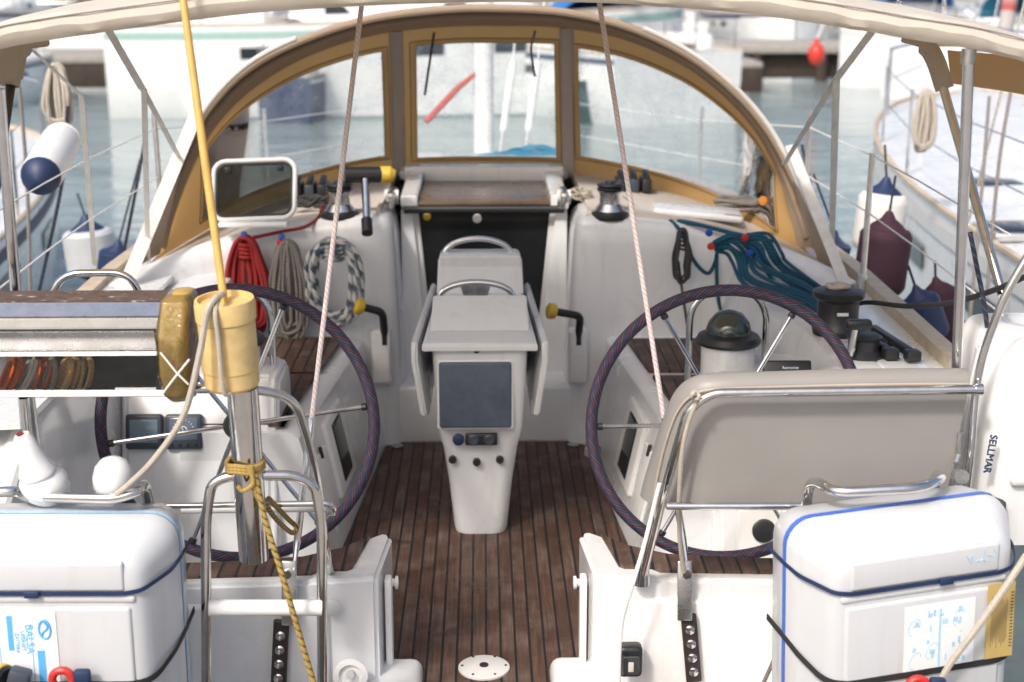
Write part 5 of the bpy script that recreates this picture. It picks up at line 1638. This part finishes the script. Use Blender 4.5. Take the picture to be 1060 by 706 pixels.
# the row on the far side, sterns or bows toward us
far = [(-21, BLUEC, NAVY, 'blue'), (-16.6, GREYC, NAVY, 'grey'), (-12.3, SANDC, MAROON, 'sand coloured'), (-7.8, NAVYC, NAVY, 'navy'), (-3.2, BLUEC, GREYTRIM, 'bright blue'), (1.3, GREYC, NAVY, 'pale grey'), (5.6, SANDC, NAVY, 'tan'), (10.0, NAVYC, MAROON, 'dark navy'), (14.4, BLUEC, NAVY, 'mid blue'), (18.8, GREYC, GREYTRIM, 'light grey')]
place_words = ['leftmost of the far row', 'second from the left in the far row', 'third from the left in the far row', 'fourth from the left in the far row', 'seen through the middle hood window', 'right of the mast in the far row', 'fourth from the right in the far row', 'behind the dark pier', 'beyond the pier at the upper right', 'rightmost of the far row']
for i, (x, cm, sm, word) in enumerate(far):
    flip = i % 3 == 1
    y = 46 + (i % 2) * 1.2
    boat_mesh(10.5 + (i * 7 % 3), 3.5 + .2 * (i % 3), 1.2 + .1 * (i % 2), cm, sm, (x, y + (11 if flip else 0), WL), math.radians(180 if flip else 0) + .03 * math.sin(i * 2.3), 'blurred white yacht with %s canvas, %s' % (word, place_words[i]))
# nearer boats lying across
boat_mesh(11.5, 4.0, 1.75, GREYC, simple('pale green stripe', (.30, .46, .43), .5), (-7.3, 29.5, WL), math.radians(-84), 'large white hull lying broadside behind the left of the hood', cover=False)
boat_mesh(10.5, 3.6, 1.3, BLUEC, NAVY, (3.6, 27.0, WL), math.radians(28), 'white yacht with blue sail cover seen through the right hood window')
boat_mesh(10.0, 3.5, 1.35, TEALC, NAVY, (9.4, 31.5, WL), math.radians(-68), 'white yacht angled by the pier with a red ball fender')
boat_mesh(3.4, 1.25, .85, NAVYC, GREYTRIM, (-3.7, 27.2, WL), math.radians(-6), 'small dark navy launch seen through the left hood window', mastx=False, cat='launch', hullm=NAVYC)
boat_mesh(3.4, 1.2, .8, GREYC, GREYTRIM, (2.1, 27.0, WL), math.radians(8), 'small dark green launch seen just right of the middle hood window', mastx=False, cat='launch', hullm=simple('dark green hull', (.02, .05, .045), .4))
boat_mesh(6.5, 2.3, .8, BLUEC, NAVY, (-12.2, 27.5, WL), math.radians(-20), 'small white sailboat with blue cover at the far upper left', cat='sailboat')
boat_mesh(9.0, 3.1, 1.2, BLUEC, GREYTRIM, (17.6, 34.5, WL), math.radians(80), 'white yacht lying across behind the right neighbour')
solo('marker_pole', MB().tube([P(1036, 60, 19), P(1050, -30, 19.3)], .10, 12), rope('red and white bands', (.6, .55, .53), [(.55, .06, .06), (.6, .55, .53)], .45, 0), 'red and white banded pole at the upper right corner', 'pole')
# dark timber pier on the right
pier = thing('pier', 'dark timber pier on piles behind the water at the upper right', 'pier', (9, 38, WL))
make('deck', MB().rbox((9.5, 39, .12), (13, 3.0, .22), .03), CONCRETE, pier)
for k in range(8):
    make('pile', MB().tube([(3.6 + k * 1.7, 37.7, WL - 1), (3.6 + k * 1.7, 37.7, .02)], .16, 10), DARKWOOD_SHADE, pier)
make('underside_shade', MB().rbox((9.5, 37.9, -.32), (13, .12, .62), .02), DARKWOOD_SHADE, pier)  # dark board filling the gap below the deck, shade put into its colour
pier2 = thing('pier', 'low dark pontoon behind the left boats at the upper left', 'pier', (-11, 36, WL))
make('deck', MB().rbox((-12.5, 37, .0), (9, 3.0, .2), .03), CONCRETE, pier2)
make('underside_shade', MB().rbox((-12.5, 35.6, -.37), (9, .12, .62), .02), DARKWOOD_SHADE, pier2)  # dark sheet painted as the shadow under the pontoon
coil(957, 92, 26, 62, 8, .013, WHITEROPE, 'off white rope coil hung on the rail of the right neighbouring yacht', Yw=8.7, seed=21)
coil(60, 66, 24, 66, 8, .010, WHITEROPE, 'off white rope coil hung above the tilted white fender', Yw=7.0, seed=22)
for pts, lab in (([P(20, 90, 6.8), P(28, 190, 6.8), P(32, 330, 6.8)], 'grey shroud wire at the left edge beside the steel pole'), ([P(70, 110, 6.9), P(64, 190, 6.9), P(34, 330, 6.9)], 'dark blue line running down from the tilted fender'), ([P(150, 145, 7.6), P(140, 200, 7.6), P(128, 262, 7.8)], 'dark lanyard hanging left of the hood strap'), ([P(1024, 100, 7.2), P(1016, 200, 7.0), P(1004, 330, 6.8)], 'thin shroud of the right yacht beside the bow tube'), ([P(1046, 96, 7.4), P(1034, 170, 7.2), P(1022, 300, 7.0)], 'second thin shroud of the right yacht near the frame edge'), ([P(830, 150, 7.6), P(842, 210, 7.4), P(848, 262, 7.2)], 'dark mooring line hanging beyond the right hood strap')):
    line(pts, .009, NAVYFLECK if 'dark' in lab else GREYROPE, 'rigging_line', lab, 'rope')
for px, py, lab in ((1046, 243, 'dark hatch on the deck of the right neighbouring yacht'), (1020, 195, 'smaller dark hatch farther forward on the right neighbouring yacht')):
    q = G(px, py, .60)
    t = thing('neighbour_hatch', lab, 'hatch', q)
    make('frame', MB().rbox(q + V((.05, 0, .02)), (.42, .42, .05), .015), ALU, t)
    make('pane', MB().rbox(q + V((.05, 0, .04)), (.34, .34, .03), .01), WINDOWD, t)
# long dark breakwater pontoon and rigging bits
pier3 = thing('pier', 'long low dark pontoon crossing behind the hood windows', 'pier', (0, 34, WL))
make('deck', MB().rbox((0, 35.2, WL + .62), (13, 2.2, .16), .03), CONCRETE, pier3)
make('underside_shade', MB().rbox((0, 34.1, WL + .30), (13, .12, .56), .02), DARKWOOD_SHADE, pier3)  # same dark sheet, shade painted beneath this deck
solo('whisker_pole', MB().tube([P(441, 126, 9.45), P(474, 91, 9.6), V((-.05, 9.68, P(488, 76, 9.66).z))], [.022, .022, .014], 8), simple('faded red pole', (.5, .09, .07), .6), 'faded red pole slanting down from the mast in the middle window', 'pole')
for px0, px1 in ((531, 521), (557, 547)):
    solo('fender_tube', MB().tube([P(px0 + 12, -60, 9.65), P(px0, 62, 9.6), P(px0, 66, 9.6), P(px1, 134, 9.5), P(px1 - 1, 138, 9.5), P(px1 - 8, 190, 9.45)], [.006, .006, .024, .024, .006, .006], 10), WHITEP, 'white shroud tube %s of the two right of the mast' % ('nearer the mast' if px0 < 540 else 'farther from the mast'), 'shroud cover', 'white shroud tubes')
# red ball fender
q = P(845, 56, 30)
t = thing('ball_buoy', 'red ball fender hanging at the bow by the dark pier', 'fender', q)
make('ball', MB().lathe([(0, -.24)] + [(.17 * math.sin(a * PI / 12), -.24 * math.cos(a * PI / 12)) for a in range(1, 12)] + [(.05, .24), (.04, .32), (0, .32)], q, (0, 0, 1), 20), simple('orange red vinyl', (.62, .045, .03), .4), t)
make('rope', MB().tube([q + V((0, 0, .3)), q + V((0.25, 0, .95))], .02, 6), WHITEP, t)
# teal folded sail on the foredeck
heapq = V((P(540, 160, 7.95).x, 7.93, 1.03))
rows = []
rnd = random.Random(4)
mb = MB()
for k in range(6):
    pts = [heapq + V((-.30 + .10 * j, rnd.uniform(-.05, .05) + .02 * k, .012 + .010 * k * min(1, j / 4) + rnd.uniform(-.006, .006))) for j in range(7)]
    mb.tube(catmull(pts, 4), [.014 + .010 * abs(math.sin(i_ * .9 + k)) for i_ in range(25)], 8)
solo('folded_sail', mb, TEALC, 'teal folded sail lying on the foredeck behind the middle hood window', 'sail')
